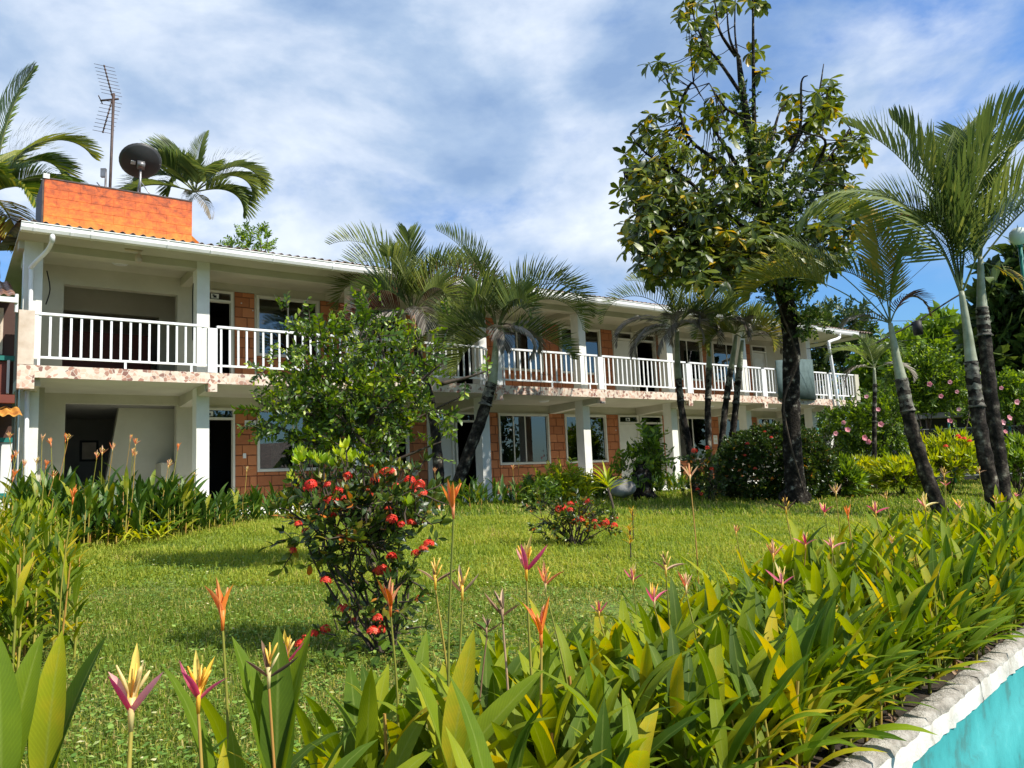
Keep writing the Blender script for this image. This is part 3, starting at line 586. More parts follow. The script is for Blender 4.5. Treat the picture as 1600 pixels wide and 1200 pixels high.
# small fittings
for s, b, z in ((1.7, 1.5, SO), (12.6, 1.3, SO), (18.6, 1.4, SO)): part('ceiling_lamp', xf(lathe([(0, -.03), (.13, -.03), (.16, 0)], 18), Matrix.Translation((s, b, z-.002))), 'sticker', smooth=True)
for s, b, z in ((12.2, 1.1, SB), (19.1, 1.2, SB), (22.4, 1.2, SB), (24.0, .7, SB)): part('ceiling_lamp', xf(lathe([(0, -.03), (.12, -.03), (.15, 0)], 18), Matrix.Translation((s, b, z-.002))), 'sticker', smooth=True)
part('hanging_lantern', [xf(lathe([(.0, .13), (.05, .10), (.07, 0), (.05, -.06), (0, -.07)], 12), Matrix.Translation((1.85, .45, 5.62))), tube([(1.85, .45, 5.7), (1.85, .45, 5.8)], .006, 5), tube([(1.6, .42, 5.785), (1.9, .42, 5.79)], .03, 6)], 'dirtypost', smooth=True)
for s, z in ((4.38, 1.86), (11.02, 1.85)): part('light_switch', [box(s, s+.07, WB-.03, WB-.012, z-.055, z+.055)], 'sticker')
for s, z in ((4.6, 5.2), (15.8, 2.45), (18.0, 2.45), (4.34, 5.35)): part('wall_fixing', [box(s, s+.025, WB-.035, WB-.012, z, z+.025)], 'sticker')
part('direction_sign', [box(4.42, 4.68, WB-.035, WB-.022, 2.52, 2.66, 0), box(4.46, 4.64, WB-.038, WB-.035, 2.585, 2.60, 1), T([(4.44, WB-.037, 2.592), (4.49, WB-.037, 2.62), (4.49, WB-.037, 2.565)], [(0, 2, 1)], None, [1])], ['sticker', 'black'])
part('direction_sign', [box(24.75, 25.05, WB-.035, WB-.022, 2.42, 2.56, 0), box(24.80, 25.0, WB-.038, WB-.035, 2.47, 2.51, 1)], ['sticker', 'black'])
part('notice_sheet', [box(20.32, 20.52, WB-.03, WB-.022, 2.0, 2.3, 0), box(20.36, 20.48, WB-.032, WB-.03, 2.2, 2.26, 1), box(20.36, 20.48, WB-.0319, WB-.03, 2.06, 2.14, 1)], ['sticker', 'curtain'])
part('cable_run', [tube(smoothpts([(3.0, .98, 5.4), (2.99, 1.0, 5.1), (3.0, 1.0, 4.2)], 4), .012, 5), tube(smoothpts([(.36, 1.0, 5.35), (.42, .99, 5.0), (.36, 1.0, 4.7)], 4), .012, 5)], 'wire')
# open white shutter door on upper floor
part('open_shutter', [box(0, .04, -.55, 0, 0, 2.2)], 'doorwhite', mat=np.array(Matrix.Translation((18.16, WB-.01, ST))@Matrix.Rotation(-.5, 4, 'Z')))
# grey green sheet hung over the railing
V = []; F = []
for i in range(13):
    q = i/12; s_ = 21.05+2.05*q; b_ = -.05-.16*math.sin(math.pi*q); 
    for z_ in (ST-.06, 3.9, 4.60+.14*q): V += [(s_, b_, z_)]
for i in range(12):
    for k in range(2): F.append((i*3+k, i*3+3+k, i*3+4+k, i*3+1+k))
n = len(V); V += [(a, b+.03, c) for a, b, c in V]; F += [tuple(n+j for j in f_)[::-1] for f_ in F]
for i in range(12): F += [(i*3+2, i*3+5, n+i*3+5, n+i*3+2), (i*3, n+i*3, n+i*3+3, i*3+3)]
F += [(36, n+36, n+37, 37), (37, n+37, n+38, 38), (0, 1, n+1, n), (1, 2, n+2, n+1)]
tp = mesh('hanging_sheet', T(V, F), 'greenpanel', True); tv = np.array([list(x.co) for x in tp.vertices])
o = ob('hanging_sheet', tp, None); o.matrix_world = Matrix.Translation(P0)@Matrix.Rotation(math.atan2(BD[1], BD[0]), 4, 'Z'); put(o, 'grey-green sheet hung outside the balcony railing behind the tree trunk', 'sheet')
# curtains hang inside: things of their own
def curtain(s, z0, z1, w, lean, label, wid=.35):
    V = []; F = []; n = 14
    for k in range(8):
        t = k/7; z = z1+(z0-z1)*t; pin = (1-.55*math.sin(math.pi*min(1, t*1.15))**1.2 if lean else 1)
        for i in range(n):
            q = i/(n-1); x = s+lean*w*.75*math.sin(math.pi*.5*min(1, t*1.3))*(1 if t < .7 else 1)*.9+q*w*pin; V.append((x, WB+.22+.025*math.sin(q*22+t), z))
    for k in range(7):
        for i in range(n-1): F.append((k*n+i, k*n+i+1, k*n+n+i+1, k*n+n+i))
    me = mesh('curtain', T(V, F), 'curtain', True); o = ob('curtain', me); o.matrix_world = Matrix.Translation(P0)@Matrix.Rotation(math.atan2(BD[1], BD[0]), 4, 'Z'); put(o, label, 'curtain', 'cream curtains behind the windows')
curtain(4.86, 1.5, 2.9, .42, .9, 'white curtain gathered at the left of the lower window nearest the stairs')
curtain(11.47, 1.5, 2.9, .52, .75, 'cream tied-back curtain in the lower three-pane window right of the white column')
curtain(12.45, 1.5, 2.9, .34, .0, 'straight cream curtain behind the right pane of the three-pane window')
curtain(18.6, 1.5, 2.9, .42, .0, 'cream curtain in the lower window behind the thin palm trunks')
curtain(20.8, 1.5, 2.9, .5, .3, 'cream curtain in the last lower window before the round bush')
curtain(4.80, 4.5, 5.55, 1.3, .0, 'scalloped blind inside the first upper window beside the brick pier')
curtain(11.55, 4.55, 5.55, .75, .0, 'cream blind inside the upper window behind the middle palms')
# ---- orange parapet on the roof, dish, mast
def bobj(name, t, m, label, cat_, smooth=False, **k):
    o = ob(name, mesh(name, t, m, smooth)); o.matrix_world = Matrix.Translation(P0)@Matrix.Rotation(math.atan2(BD[1], BD[0]), 4, 'Z'); return put(o, label, cat_)
tw = empty('tank_parapet', P0, 'orange painted block parapet standing on the left end of the roof', 'parapet', rotz=math.atan2(BD[1], BD[0]))
V = []; F = []; nx, nz = 16, 6
z = 5.98; 
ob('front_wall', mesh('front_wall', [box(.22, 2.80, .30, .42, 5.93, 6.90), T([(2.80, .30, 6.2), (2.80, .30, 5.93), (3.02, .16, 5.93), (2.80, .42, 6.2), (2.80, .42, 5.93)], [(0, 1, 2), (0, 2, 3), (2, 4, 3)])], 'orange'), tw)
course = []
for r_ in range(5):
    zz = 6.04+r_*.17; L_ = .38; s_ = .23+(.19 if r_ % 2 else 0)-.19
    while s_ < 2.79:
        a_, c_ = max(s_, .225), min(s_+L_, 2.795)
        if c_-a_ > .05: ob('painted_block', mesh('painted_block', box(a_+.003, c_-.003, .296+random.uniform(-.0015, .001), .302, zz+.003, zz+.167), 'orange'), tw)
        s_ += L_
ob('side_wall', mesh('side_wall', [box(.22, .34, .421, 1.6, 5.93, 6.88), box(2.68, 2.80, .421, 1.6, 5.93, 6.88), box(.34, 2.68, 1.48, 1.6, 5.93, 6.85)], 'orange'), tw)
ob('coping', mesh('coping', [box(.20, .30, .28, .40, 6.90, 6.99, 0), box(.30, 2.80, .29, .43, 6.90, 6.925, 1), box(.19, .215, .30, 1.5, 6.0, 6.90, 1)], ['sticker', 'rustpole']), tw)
ms = empty('antenna_mast', hp(1.42, 1.2, 6.3), 'tall rusty mast carrying a comb television antenna on the roof', 'antenna')
mb = hp(1.42, 1.2, 6.2); mtp = mb+np.array([.06, 0, 3.05])
ob('pole', mesh('pole', tube([mb, mtp], .028, 8), 'rustpole', True), ms, True)
ob('pole', mesh('pole', tube([mb-BD*.08, mb-BD*.08+np.array([.02, 0, 1.35])], .02, 6), 'metal', True), ms, True)
bm_ = []; c0 = mtp+np.array([-.02, 0, -.12])
for q in (-1, 1):
    e0 = c0+np.array([0, 0, 0.02]); e1 = c0+np.array([-.16, -.05, .62*q+(.08 if q > 0 else -.10)]); bm_.append(tube([e0, e1], .012, 6))
    for k in range(9):
        p = e0+(e1-e0)*(k+1)/9; d = np.array([.185, .05, -.03]); bm_.append(tube([p-d, p+d], .005, 4, 0))
        bm_.append(xf(lathe([(0, -.015), (.02, -.015), (.02, .015), (0, .015)], 6), Matrix.Translation(p)))
bm_.append(tube([c0-np.array([.25, 0, .02]), c0+np.array([.12, 0, 0])], .02, 6)); bm_.append(tube([c0-np.array([.25, .08, -.05]), c0+np.array([-.25, .08, -.05])], .012, 6))
ob('comb_array', mesh('comb_array', bm_, 'rustpole', True), ms, True)
ob('clamp_box', mesh('clamp_box', [xf(box(-.05, .05, -.03, .03, -.09, .09), Matrix.Translation(mb+np.array([-.1, -.03, 1.35])))], 'metal'), ms, True)
ob('brace', mesh('brace', tube([mb+np.array([0, 0, .85]), mb+np.array([-.22, -.05, 1.15])], .012, 5), 'metal', True), ms, True)
dh = empty('satellite_dish', hp(2.3, 1.2, 6.3), 'dark satellite dish seen from behind on a tripod above the orange parapet', 'satellite dish')
dc = at(220, 256, hp(2.3, 1.2, 0)[1])
pr = [(0, 0), (.12, .012), (.24, .045), (.36, .10), (.40, .125), (.405, .12), (.36, .092), (.24, .036), (.12, .004), (0, -.008)]
nrm = Vector((-.35, .55, .78)).normalized(); mt = Matrix.Translation(dc)@nrm.to_track_quat('Z', 'Y').to_matrix().to_4x4()@Matrix.Diagonal((1, 1, 1, 1))
ob('reflector', mesh('reflector', xf(lathe(pr, 28), mt), 'dish', True), dh, True)
ob('rim', mesh('rim', xf(tube([(.403*math.cos(q), .403*math.sin(q), .125) for q in np.linspace(0, 2*math.pi, 30)], .008, 5), mt), 'metal', True), dh, True)
ob('mount', mesh('mount', [xf(box(-.07, .07, -.07, .07, -.12, -.0), mt), tube([dc-np.array([0, 0, .05]), dc+np.array([-.02, 0, -.75])], .025, 8), tube([dc+np.array([-.02, 0, -.35]), dc+np.array([.28, .05, -.8])], .012, 5), tube([dc+np.array([-.02, 0, -.35]), dc+np.array([-.2, .2, -.8])], .012, 5)], 'metal', True), dh, True)
ob('feed_arm', mesh('feed_arm', [tube([xf(T([(-.38, 0, .1)], []) if False else T([(-.38, 0, .1)], [(0,)]), mt).v[0], xf(T([(-.1, 0, .62)], [(0,)]), mt).v[0]], .014, 6)], 'metal', True), dh, True)
ob('sticker', mesh('sticker', xf(box(.10, .19, -.04, .04, -.004, .014), mt), 'sticker'), dh, True)
# ---- neighbour on the left edge
nb = empty('wooden_house', hp(-1.5, .3, .5), 'old wooden house with rusty tin roof and teal trim at the left edge', 'house', rotz=math.atan2(BD[1], BD[0]))
nb.location = Vector(P0); 
def npart(name, t, m, **k): return ob(name, mesh(name, t, m), nb, **k)
for i in range(8): npart('roof_sheet', corr(-4.6+i*.556, -4.6+i*.556+.54, .0, 1.9, 4.60, .36, .13, .018), 'rustroof')
npart('gutter', [box(-4.6, -.15, -.06, .0, 4.46, 4.55)], 'gutter')
npart('upper_wall', [box(-4.6, -.15, .5, .6, .6, 4.6)], 'darkwood')  # dark sheet standing in for the unlit interior behind the slats
for i in range(9): npart('wall_slat', [box(-4.27+i*.48, -4.17+i*.48, .44, .49, 3.62, 4.45)], 'dirtypost')
npart('teal_rail', [box(-4.6, -.15, .30, .40, 3.50, 3.58)], 'teal')
for i in range(7): npart('parapet_board', [box(-4.4+i*.6, -3.82+i*.6, .36, .40, 2.90, 3.49)], 'redwood')
npart('white_post', [box(-.26, -.22, .28, .35, 2.92, 3.5), box(-1.9, -1.84, .28, .35, 2.92, 3.5)], 'sticker')
npart('canopy_beam', [box(-4.6, -.15, -.02, .10, 2.72, 2.86)], 'redwood')
for i in range(8):
    npart('canopy_sheet', corr(-4.6+i*.57, -4.6+i*.57+.555, -.55, .30, 2.46, .26, .15, .02), 'orangetin')
npart('lower_wall', [box(-4.6, -.15, .20, .28, .5, 2.05, 0), box(-4.6, -.15, .17, .20, 2.06, 2.14, 1), box(-4.6, -.15, .17, .20, 1.12, 1.20, 1), box(-.32, -.31, .18, .20, 1.2, 2.05, 2)], ['sticker', 'teal', 'dark'])
npart('pipe', tube([(-.17, .0, 4.62), (-.17, .0, 4.30)], .03, 8), 'gutter')

# ================================================================= PLANTS: kit
U = random.uniform
def spray(n, ll, lw, shape='ell', tw=.22, spread=.9, droop=.3, whorl=False, seg=3, twig=True, fold=.3, curl=.4):
    """a twig along +X with leaves; leaf faces material 0, twig material 1"""
    ts = []
    if twig: ts.append(tube([(0, 0, 0), (tw*.5, 0, .01), (tw, 0, .0)], [.006, .004, .002], 4, 1, cap=False))
    for i in range(n):
        t = (i+1)/n if not whorl else U(.85, 1.0); s = 1 if i % 2 else -1; L = ll*U(.7, 1.15)
        lf = leaf(L, lw*L/ll, curl*U(.5, 1.6), fold, seg, shape)
        if whorl: m = RM(0, 0, 2*math.pi*i/n+U(-.3, .3))@RM(0, math.radians(U(15, 75)))
        else: m = RM(s*math.radians(U(35, 80))*spread, U(-.1, .5), U(-.7, .7))
        m = np.array(m); m[:3, 3] += (tw*t, 0, 0); ts.append(tinted(xf(lf, m), U(0, .45)))
    return cat(ts)
def randdir(up=.0):
    v = rng.normal(size=3); v[2] = v[2]+up; return v/np.linalg.norm(v)
def blob(ells, n, hollow=.5, up=.25, out=1.0, zmin=None):
    """transforms of sprays through ellipsoids [(centre, radii, weight)], pointing outwards and up"""
    w = np.array([e[2] if len(e) > 2 else e[1][0]*e[1][1]*e[1][2] for e in ells], float); w /= w.sum(); R_ = []
    for k in rng.choice(len(ells), n, p=w):
        c, r = np.array(ells[k][0], float), np.array(ells[k][1], float)
        while True:
            d = rng.normal(size=3); d /= np.linalg.norm(d); q = (hollow+(1-hollow)*rng.random()) if hollow < 1 else 1
            q *= 1+.13*math.sin(d[0]*7+k)*math.cos(d[1]*6+d[2]*5)
            p = c+d*r*q
            if zmin is None or p[2] > zmin: break
        dd = d*out+rng.normal(size=3)*.55+np.array([0, 0, up]); R_.append(dirM(dd, p, U(0, 6.28), U(.75, 1.2)))
    return np.array(R_)
def plant(name, label, category, base, sprays, mats, ells, n, stems=6, n_obj=0, part_name='leafy_twig', stem_r=.02, stem_mat='twig', group=None, hollow=.45, up=.25, zmin=None, stem_jit=.15, fname='foliage', trunk=None, kind=None):
    root = empty(name, base, label, category, group)
    base = np.array(base, float)
    Ms = blob(ells, n, hollow, up, zmin=zmin); L = np.array(base)
    Ml = Ms.copy(); Ml[:, :3, 3] -= L
    pick = rng.integers(0, len(sprays), n); order = np.argsort(Ms[:, 1, 3])     # nearest first
    objs = set(order[:n_obj].tolist()) if n_obj else set()
    meshes = [mesh(part_name, s_, mats, True) for s_ in sprays] if n_obj else []
    for i in objs: ob(part_name, meshes[pick[i]], root, mat=Ml[i])
    items = []
    for k in range(len(sprays)):
        ii = [i for i in range(n) if pick[i] == k and i not in objs]
        if ii: items.append((sprays[k], Ml[ii], rng.random(len(ii))*.55))
    if items: ob(fname, merged(fname, items, mats), root)
    ts = []
    if trunk is not None: ts.append(trunk)
    for k in range(stems):
        e = Ms[rng.integers(0, n)][:3, 3]; b = base+np.array([U(-.06, .06), U(-.06, .06), -.03]); m_ = (b+e)/2+np.array([U(-1, 1), U(-1, 1), 0])*stem_jit*np.linalg.norm(e-b)
        m_[2] = b[2]+(e[2]-b[2])*.6; p = smoothpts([b, m_, e], 4); ts.append(tube(p, list(np.linspace(stem_r, stem_r*.3, len(p))), 5, cap=False))
    if ts: ob('stem' if trunk is None else 'trunk', mesh('stem', ts, stem_mat, True), root, True)
    return root, Ms
# flower heads: little balls of four-petalled flowers
def head(n=16, r=.035, fs=.011):
    ts = []
    for i in range(n):
        d = rng.normal(size=3); d[2] = abs(d[2])*.9; d /= np.linalg.norm(d); c = d*r*U(.8, 1.15)
        m = np.array(Matrix.Translation(Vector(c))@Vector(d).to_track_quat('Z', 'Y').to_matrix().to_4x4())
        V = []; F = []
        for k in range(4):
            q = math.pi/2*k+.4; a = fs*.35; b0 = len(V); V += [(0, 0, 0), (math.cos(q-.5)*fs*.6, math.sin(q-.5)*fs*.6, .002), (math.cos(q)*fs, math.sin(q)*fs, .0), (math.cos(q+.5)*fs*.6, math.sin(q+.5)*fs*.6, .002)]; F.append((b0, b0+1, b0+2, b0+3))
        ts.append(tinted(xf(T(V, F), m), U(0, .6)))
    return cat(ts)
# ---------------- palms
def frond_t(L, droop, n=34, ll=.55, vup=.6, lw=.028, A0=62, A1=28, sag=.5, start=.16, power=1.9, rr=.014, ragged=0.):
    N = 22; P = [np.zeros(3)]; Tn = []; a = 0
    for i in range(N):
        t = (i+.5)/N; a = -droop*t**power; d = np.array([math.cos(a), 0, math.sin(a)]); Tn.append(d); P.append(P[-1]+d*L/N)
    Tn.append(Tn[-1]); V = []; F = []; UV = []; Ti = []
    for i in range(n):
        t = start+(1-start)*(i+.5)/n; q = t*N; k = min(int(q), N-1); p = P[k]+(P[k+1]-P[k])*(q-k); tg = Tn[k]; nm = np.array([-tg[2], 0, tg[0]])
        A = math.radians(A0+(A1-A0)*t); lL = ll*(math.sin(math.pi*min(1, .18+.80*t))**.6)*U(.9, 1.08)
        for s in (-1, 1):
            if ragged and random.random() < ragged: continue
            v = vup+U(-.12, .12); d = tg*math.cos(A)+np.array([0, s, 0])*math.sin(A)*math.cos(v)+nm*math.sin(A)*math.sin(v); d /= np.linalg.norm(d)
            c = p.copy(); wv = np.cross(d, nm*.6+np.array([0, s*.5, 0])); wv /= np.linalg.norm(wv); b = len(V); S = 3; tint = U(0, .5)
            for j in range(S+1):
                f = j/S; w = lw*(.55 if j == 0 else (1 if j < S else .12))*.5
                V += [c+wv*w, c-wv*w]; UV += [(0, f), (1, f)]; Ti += [tint]*2
                d2 = d+np.array([0, 0, -1.])*sag*(f+.15)**1.3; d2 /= np.linalg.norm(d2); c = c+d2*lL/S
            for j in range(S): F.append((b+2*j, b+2*j+1, b+2*j+3, b+2*j+2))
    t = T(V, F, UV); t.ti = np.array(Ti)
    r = tube(P, list(np.linspace(rr, rr*.25, len(P))), 5, 1, cap=False)
    return cat([t, r])
def trunkring(pts, r0, r1, n=10, step=.09, jit=.05, k=0):
    P = smoothpts(pts, 8); out_ = [P[0]]; acc = 0
    for i in range(1, len(P)):
        d = np.linalg.norm(P[i]-out_[-1])
        m_ = max(1, int(d/step)); base_ = out_[-1].copy()
        for j in range(1, m_+1): out_.append(base_+(P[i]-base_)*j/m_)
    R_ = [ (r0+(r1-r0)*i/len(out_))*(1.06 if i % 3 == 0 else .98) for i in range(len(out_))]
    R_[0] *= 1.25
    if len(R_) > 2: R_[1] *= 1.15
    return tube(out_, R_, n, k, jit)
def palm(name, label, trunk, r0, r1, crown, fronds, shaft=None, group=None, tmat='palmbark', smat='palmgrey'):
    root = empty(name, trunk[0], label, 'palm', group)
    ob('trunk', mesh('trunk', trunkring(trunk, r0, r1), tmat, True), root, True)
    if shaft:
        m0_, m1_ = np.array(trunk[-1]), np.array(trunk[-2]); ob('upper_trunk', mesh('upper_trunk', trunkring([m0_+(m1_-m0_)*.75, m0_+(m1_-m0_)*.3, m0_], r1*1.06, r1*1.03), 'palmmid', True), root, True)
    if shaft: ob('crownshaft', mesh('crownshaft', tube(smoothpts(shaft[0], 5), list(np.linspace(shaft[1], shaft[2], (len(shaft[0])-1)*5+1)), 10, jit=.03), smat, True), root, True)
    for fr in fronds:
        az, el, dr, L = fr[:4]; o_ = fr[4] if len(fr) > 4 else {}
        mt_ = o_.get('mat', 'palm'); kw = {k_: v_ for k_, v_ in o_.items() if k_ not in ('mat', 'off', 'roll')}
        t = frond_t(L, math.radians(dr), **kw)
        m = RM(math.radians(az), math.radians(el), o_.get('roll', 0), np.array(crown)-np.array(trunk[0])+np.array(o_.get('off', (0, 0, 0))))
        ob('frond', mesh('frond', t, [mt_, 'rachis'], True), root, mat=m)
    return root

# ================================================================= BIG TREES AND PALMS
# ---- almond tree, seen against the sky
YT = float(G(1243, 787)[1]); tb = GY(1243, YT)

def tp_(u, v, dy=0.): return at(u, v, YT+dy)
trk = [tb+np.array([0, 0, -.1]), tp_(1241, 740), tp_(1236, 640), tp_(1236, 540), tp_(1225, 450), tp_(1205, 380), tp_(1188, 300), tp_(1172, 220), tp_(1162, 150), tp_(1155, 90)]
at_root = empty('almond_tree', tb, 'tall dark-trunked tropical almond tree with whorled leaves and bare top branches', 'tree')
P = smoothpts(trk, 6); rad = np.interp(np.linspace(0, 1, len(P)), [0, .03, .10, .45, .7, .9, 1], [.30, .25, .185, .155, .13, .06, .03])
nr = 16; tt = tube(P, list(rad), nr, jit=.10)
for f_ in ((1248, 790, 300, -.25), (1222, 786, 250, .1), (1262, 788, 260, .1)):
    tt = cat([tt, tube([tb+np.array([0, 0, .35]), tp_(f_[0], 775, f_[3]*.6), tp_(f_[0], 793, f_[3])], [.10, .09, .05], 7, jit=.1)])
ob('trunk', mesh('trunk', tt, 'bark', True), at_root, True)
limbs = [[(1172, 220), (1158, 150), (1152, 88), (1148, 40), (1150, -30)], [(1180, 250), (1178, 170), (1177, 80), (1176, 0), (1172, -40)], [(1160, 150), (1130, 105), (1102, 68), (1085, 30), (1080, -10)],
         [(1150, 88), (1125, 50), (1118, 10), (1112, -30)], [(1155, 90), (1140, 60), (1135, 0)], [(1190, 300), (1205, 225), (1218, 175), (1235, 158)], [(1205, 360), (1222, 270), (1250, 200), (1252, 130), (1262, 118)],
         [(1215, 280), (1248, 215), (1275, 165), (1287, 100)], [(1232, 220), (1262, 190), (1290, 160)], [(1210, 370), (1260, 290), (1300, 240), (1328, 200)], [(1260, 290), (1290, 225), (1268, 210)],
         [(1190, 330), (1130, 260), (1080, 220), (1060, 170), (1040, 120), (1032, 95)], [(1205, 390), (1130, 330), (1060, 270), (1010, 240), (985, 210)], [(1060, 170), (1080, 130), (1095, 150)], [(1210, 400), (1110, 370), (1030, 340), (985, 310), (975, 270)],
         [(1215, 420), (1120, 410), (1040, 390), (985, 385)], [(1190, 320), (1140, 240), (1115, 200), (1100, 165)], [(1215, 400), (1280, 360), (1330, 340)], [(1225, 440), (1290, 410), (1325, 380)], [(1222, 440), (1160, 440), (1080, 425), (1020, 400)],
         [(1160, 180), (1135, 170), (1108, 130)], [(1225, 450), (1260, 400), (1300, 330), (1320, 290)]]
LB = []; bt = []
for l in limbs:
    dy = U(-1.3, 1.3); pp = smoothpts([tp_(u, v, dy*i/(len(l)-1)) for i, (u, v) in enumerate(l)], 5); LB += pp
    thin = l[0][1] < 240; bt.append(tube(pp, list(np.linspace(.042 if thin else .055, .010, len(pp))), 6, jit=.06))
ob('branch', mesh('branch', bt, 'bark', True), at_root, True)
LB = np.array(LB)
# rosettes
def rosette(n, sc=1.): 
    ts = []
    for i in range(n):
        L = .27*U(.75, 1.15)*sc; lf = leaf(L, .115*L/.27, U(.2, .7), U(.1, .3), 4, 'obov', x0=.015)
        m = RM(2*math.pi*i/n+U(-.25, .25), math.radians(U(-70, 25)), U(-.35, .35)); ts.append(tinted(xf(lf, m), U(0, .35)))
    return cat(ts)
ros = [rosette(k_) for k_ in (6, 7, 8, 8, 9, 7)]
spots = []
areas = [(1035, 105, 26, 16, 6), (1040, 160, 30, 22, 6), (1030, 200, 42, 28, 12), (1090, 20, 34, 26, 14), (1085, 60, 26, 32, 12), (1100, 95, 20, 20, 7), (1118, 5, 20, 14, 4), (1160, 2, 10, 8, 2), (1195, 6, 14, 8, 3), (1010, 235, 42, 34, 16), (1040, 260, 64, 44, 30),
         (1080, 290, 95, 60, 60), (1060, 350, 88, 62, 60), (1020, 400, 48, 38, 24), (1105, 400, 85, 48, 46), (1150, 330, 80, 70, 45), (1170, 410, 85, 45, 42), (1250, 390, 75, 50, 36), (1290, 310, 55, 56, 30), (1300, 250, 45, 40, 22), (1330, 225, 26, 30, 9), (1285, 150, 20, 50, 11), (1235, 150, 22, 24, 6), (1290, 180, 26, 26, 7), (1200, 120, 16, 16, 3), (1150, 200, 45, 40, 13), (1110, 170, 28, 30, 8), (1225, 250, 50, 50, 20), (1250, 205, 30, 26, 7), (1180, 90, 14, 12, 2), (1010, 300, 45, 50, 24), (1318, 350, 30, 50, 14), (1100, 415, 110, 26, 60), (1040, 370, 70, 50, 50), (1090, 340, 100, 50, 30), (1200, 420, 110, 30, 60), (1260, 370, 80, 50, 40), (1160, 380, 90, 50, 40), (1010, 330, 40, 70, 20), (1295, 160, 26, 44, 6)]
for cu, cv, ru, rv, n in areas:
    for _ in range(n):
        q = U(0, 6.28); r_ = math.sqrt(U(0, 1)); u, v = cu+ru*r_*math.cos(q), cv+rv*r_*math.sin(q); dy = U(-1, 1)*min(2.2, ru/60*1.6+.3); spots.append(tp_(u, v, dy))
twg = []; Mr = []
for p in spots:
    d = np.linalg.norm(LB-p, axis=1); k_ = int(np.argmin(d+rng.random(len(d))*.12)); b = LB[k_]; dd = p-b
    if np.linalg.norm(dd) > .06: twg.append(tube([b, (b+p)/2+np.array([0, 0, -.06*np.linalg.norm(dd)]), p], [.013, .009, .006], 4, cap=False))
    dr = dd/max(np.linalg.norm(dd), .01)*.5+np.array([U(-.3, .3), U(-.3, .3), .9]); z_ = Vector(dr).normalized(); Mr.append(np.array(Matrix.Translation(Vector(p-tb))@z_.to_track_quat('Z', 'Y').to_matrix().to_4x4()@Matrix.Rotation(U(0, 6), 4, 'Z')@Matrix.Scale(U(.75, 1.15), 4)))
ob('twig', mesh('twig', twg, 'bark', True), at_root, True, kind='stuff')
rm = [mesh('leaf_cluster', r_, 'almond', True) for r_ in ros]
idx = list(range(len(Mr))); random.shuffle(idx); idx.sort(key=lambda i: (spots[i][1]))
near = set(idx[:295])
for i in near: ob('leaf_cluster', random.choice(rm), at_root, mat=Mr[i])
items = []
for k_ in range(len(ros)):
    ii = [i for i in idx if i not in near and i % len(ros) == k_]
    if ii: items.append((ros[k_], np.array([Mr[i] for i in ii]), rng.random(len(ii))*.75))
ob('foliage', merged('foliage', items, 'almond'), at_root, kind='stuff')
# climbing vine wrapped round trunk and inner crown
vs = [spray(9, .075, .045, 'ell', .16, seg=2) for _ in range(4)]
ve = []
for (u, v, ru, rv, n) in ((1215, 400, .75, .7, 260), (1200, 320, .65, .7, 200), (1180, 240, .4, .7, 110), (1165, 160, .22, .5, 36), (1230, 470, .5, .5, 110), (1262, 505, .38, .3, 60), (1150, 430, .8, .4, 110), (1290, 390, .7, .5, 110), (1100, 340, .9, .7, 200), (1250, 300, .7, .8, 180), (1060, 380, .6, .5, 120)):
    ve.append((tp_(u, v, -.1), (ru, ru, rv), n))
vroot = empty('climbing_vine', tb+np.array([.1, -.2, 0]), 'pale-leaved vine climbing through the middle of the almond tree', 'vine')
Ms = blob(ve, 2100, .2, .2); Ms[:, :3, 3] -= np.array(vroot.location)
ob('vine_leaves', merged('vine_leaves', [(vs[k_], Ms[k_::4], rng.random(len(Ms[k_::4]))*.6) for k_ in range(4)], ['vine', 'twig']), vroot, kind='stuff')
ob('vine_stem', mesh('vine_stem', [tube(smoothpts([tb+np.array([.15, -.15, 0]), tp_(1225, 640, -.25), tp_(1245, 560, -.25), tp_(1215, 470, -.25), tp_(1200, 380, -.2), tp_(1175, 260, -.2)], 6), .02, 5)], 'twig', True), vroot, True)
# ---- middle palms by the balcony
YA = 17.2
def F_(az, el, dr, L, **o): return (az, el, dr, L, o)
pA = [GY(686, YA), at(684, 720, YA), at(675, 640, YA), at(655, 560, YA), at(647, 520, YA)]
fk = dict(ll=.66, n=46, lw=.034, vup=1.0, A0=80, A1=48, sag=.22, power=1.5)
fkd = dict(ll=.6, n=44, lw=.03, sag=1.6, vup=.2)
palm('arching_palm', 'arching palm with an orange trunk neck behind the lime tree', pA, .13, .075, at(645, 492, YA), [
    F_(172, 72, 175, 2.7, **fk), F_(150, 76, 120, 3.0, **fk), F_(165, 80, 95, 3.1, **fk), F_(50, 74, 120, 2.9, **fk), F_(12, 76, 160, 2.7, **fk), F_(100, 84, 60, 2.8, **fk), F_(0, 48, 95, 2.4, mat='palmred', **fk), F_(185, 20, 90, 1.7, mat='palmred', **fk),
    F_(230, 50, 140, 1.8, **fk), F_(-50, 50, 150, 1.9, mat='palm', **fk), F_(205, 5, 120, 1.6, mat='palmdead', **fkd), F_(160, 20, 150, 1.5, mat='palmdead', **fkd), F_(120, 82, 60, 2.0, **fk), F_(255, 75, 100, 1.9, **fk), F_(-70, 10, 110, 1.5, mat='palmdead', **fkd)],
    shaft=([at(649, 545, YA), at(646, 515, YA), at(644, 480, YA)], .085, .05), smat='palmorange', group=None)
YB_ = 17.0
pB = [GY(703, YB_), at(712, 765, YB_), at(735, 700, YB_), at(755, 645, YB_), at(768, 598, YB_)]
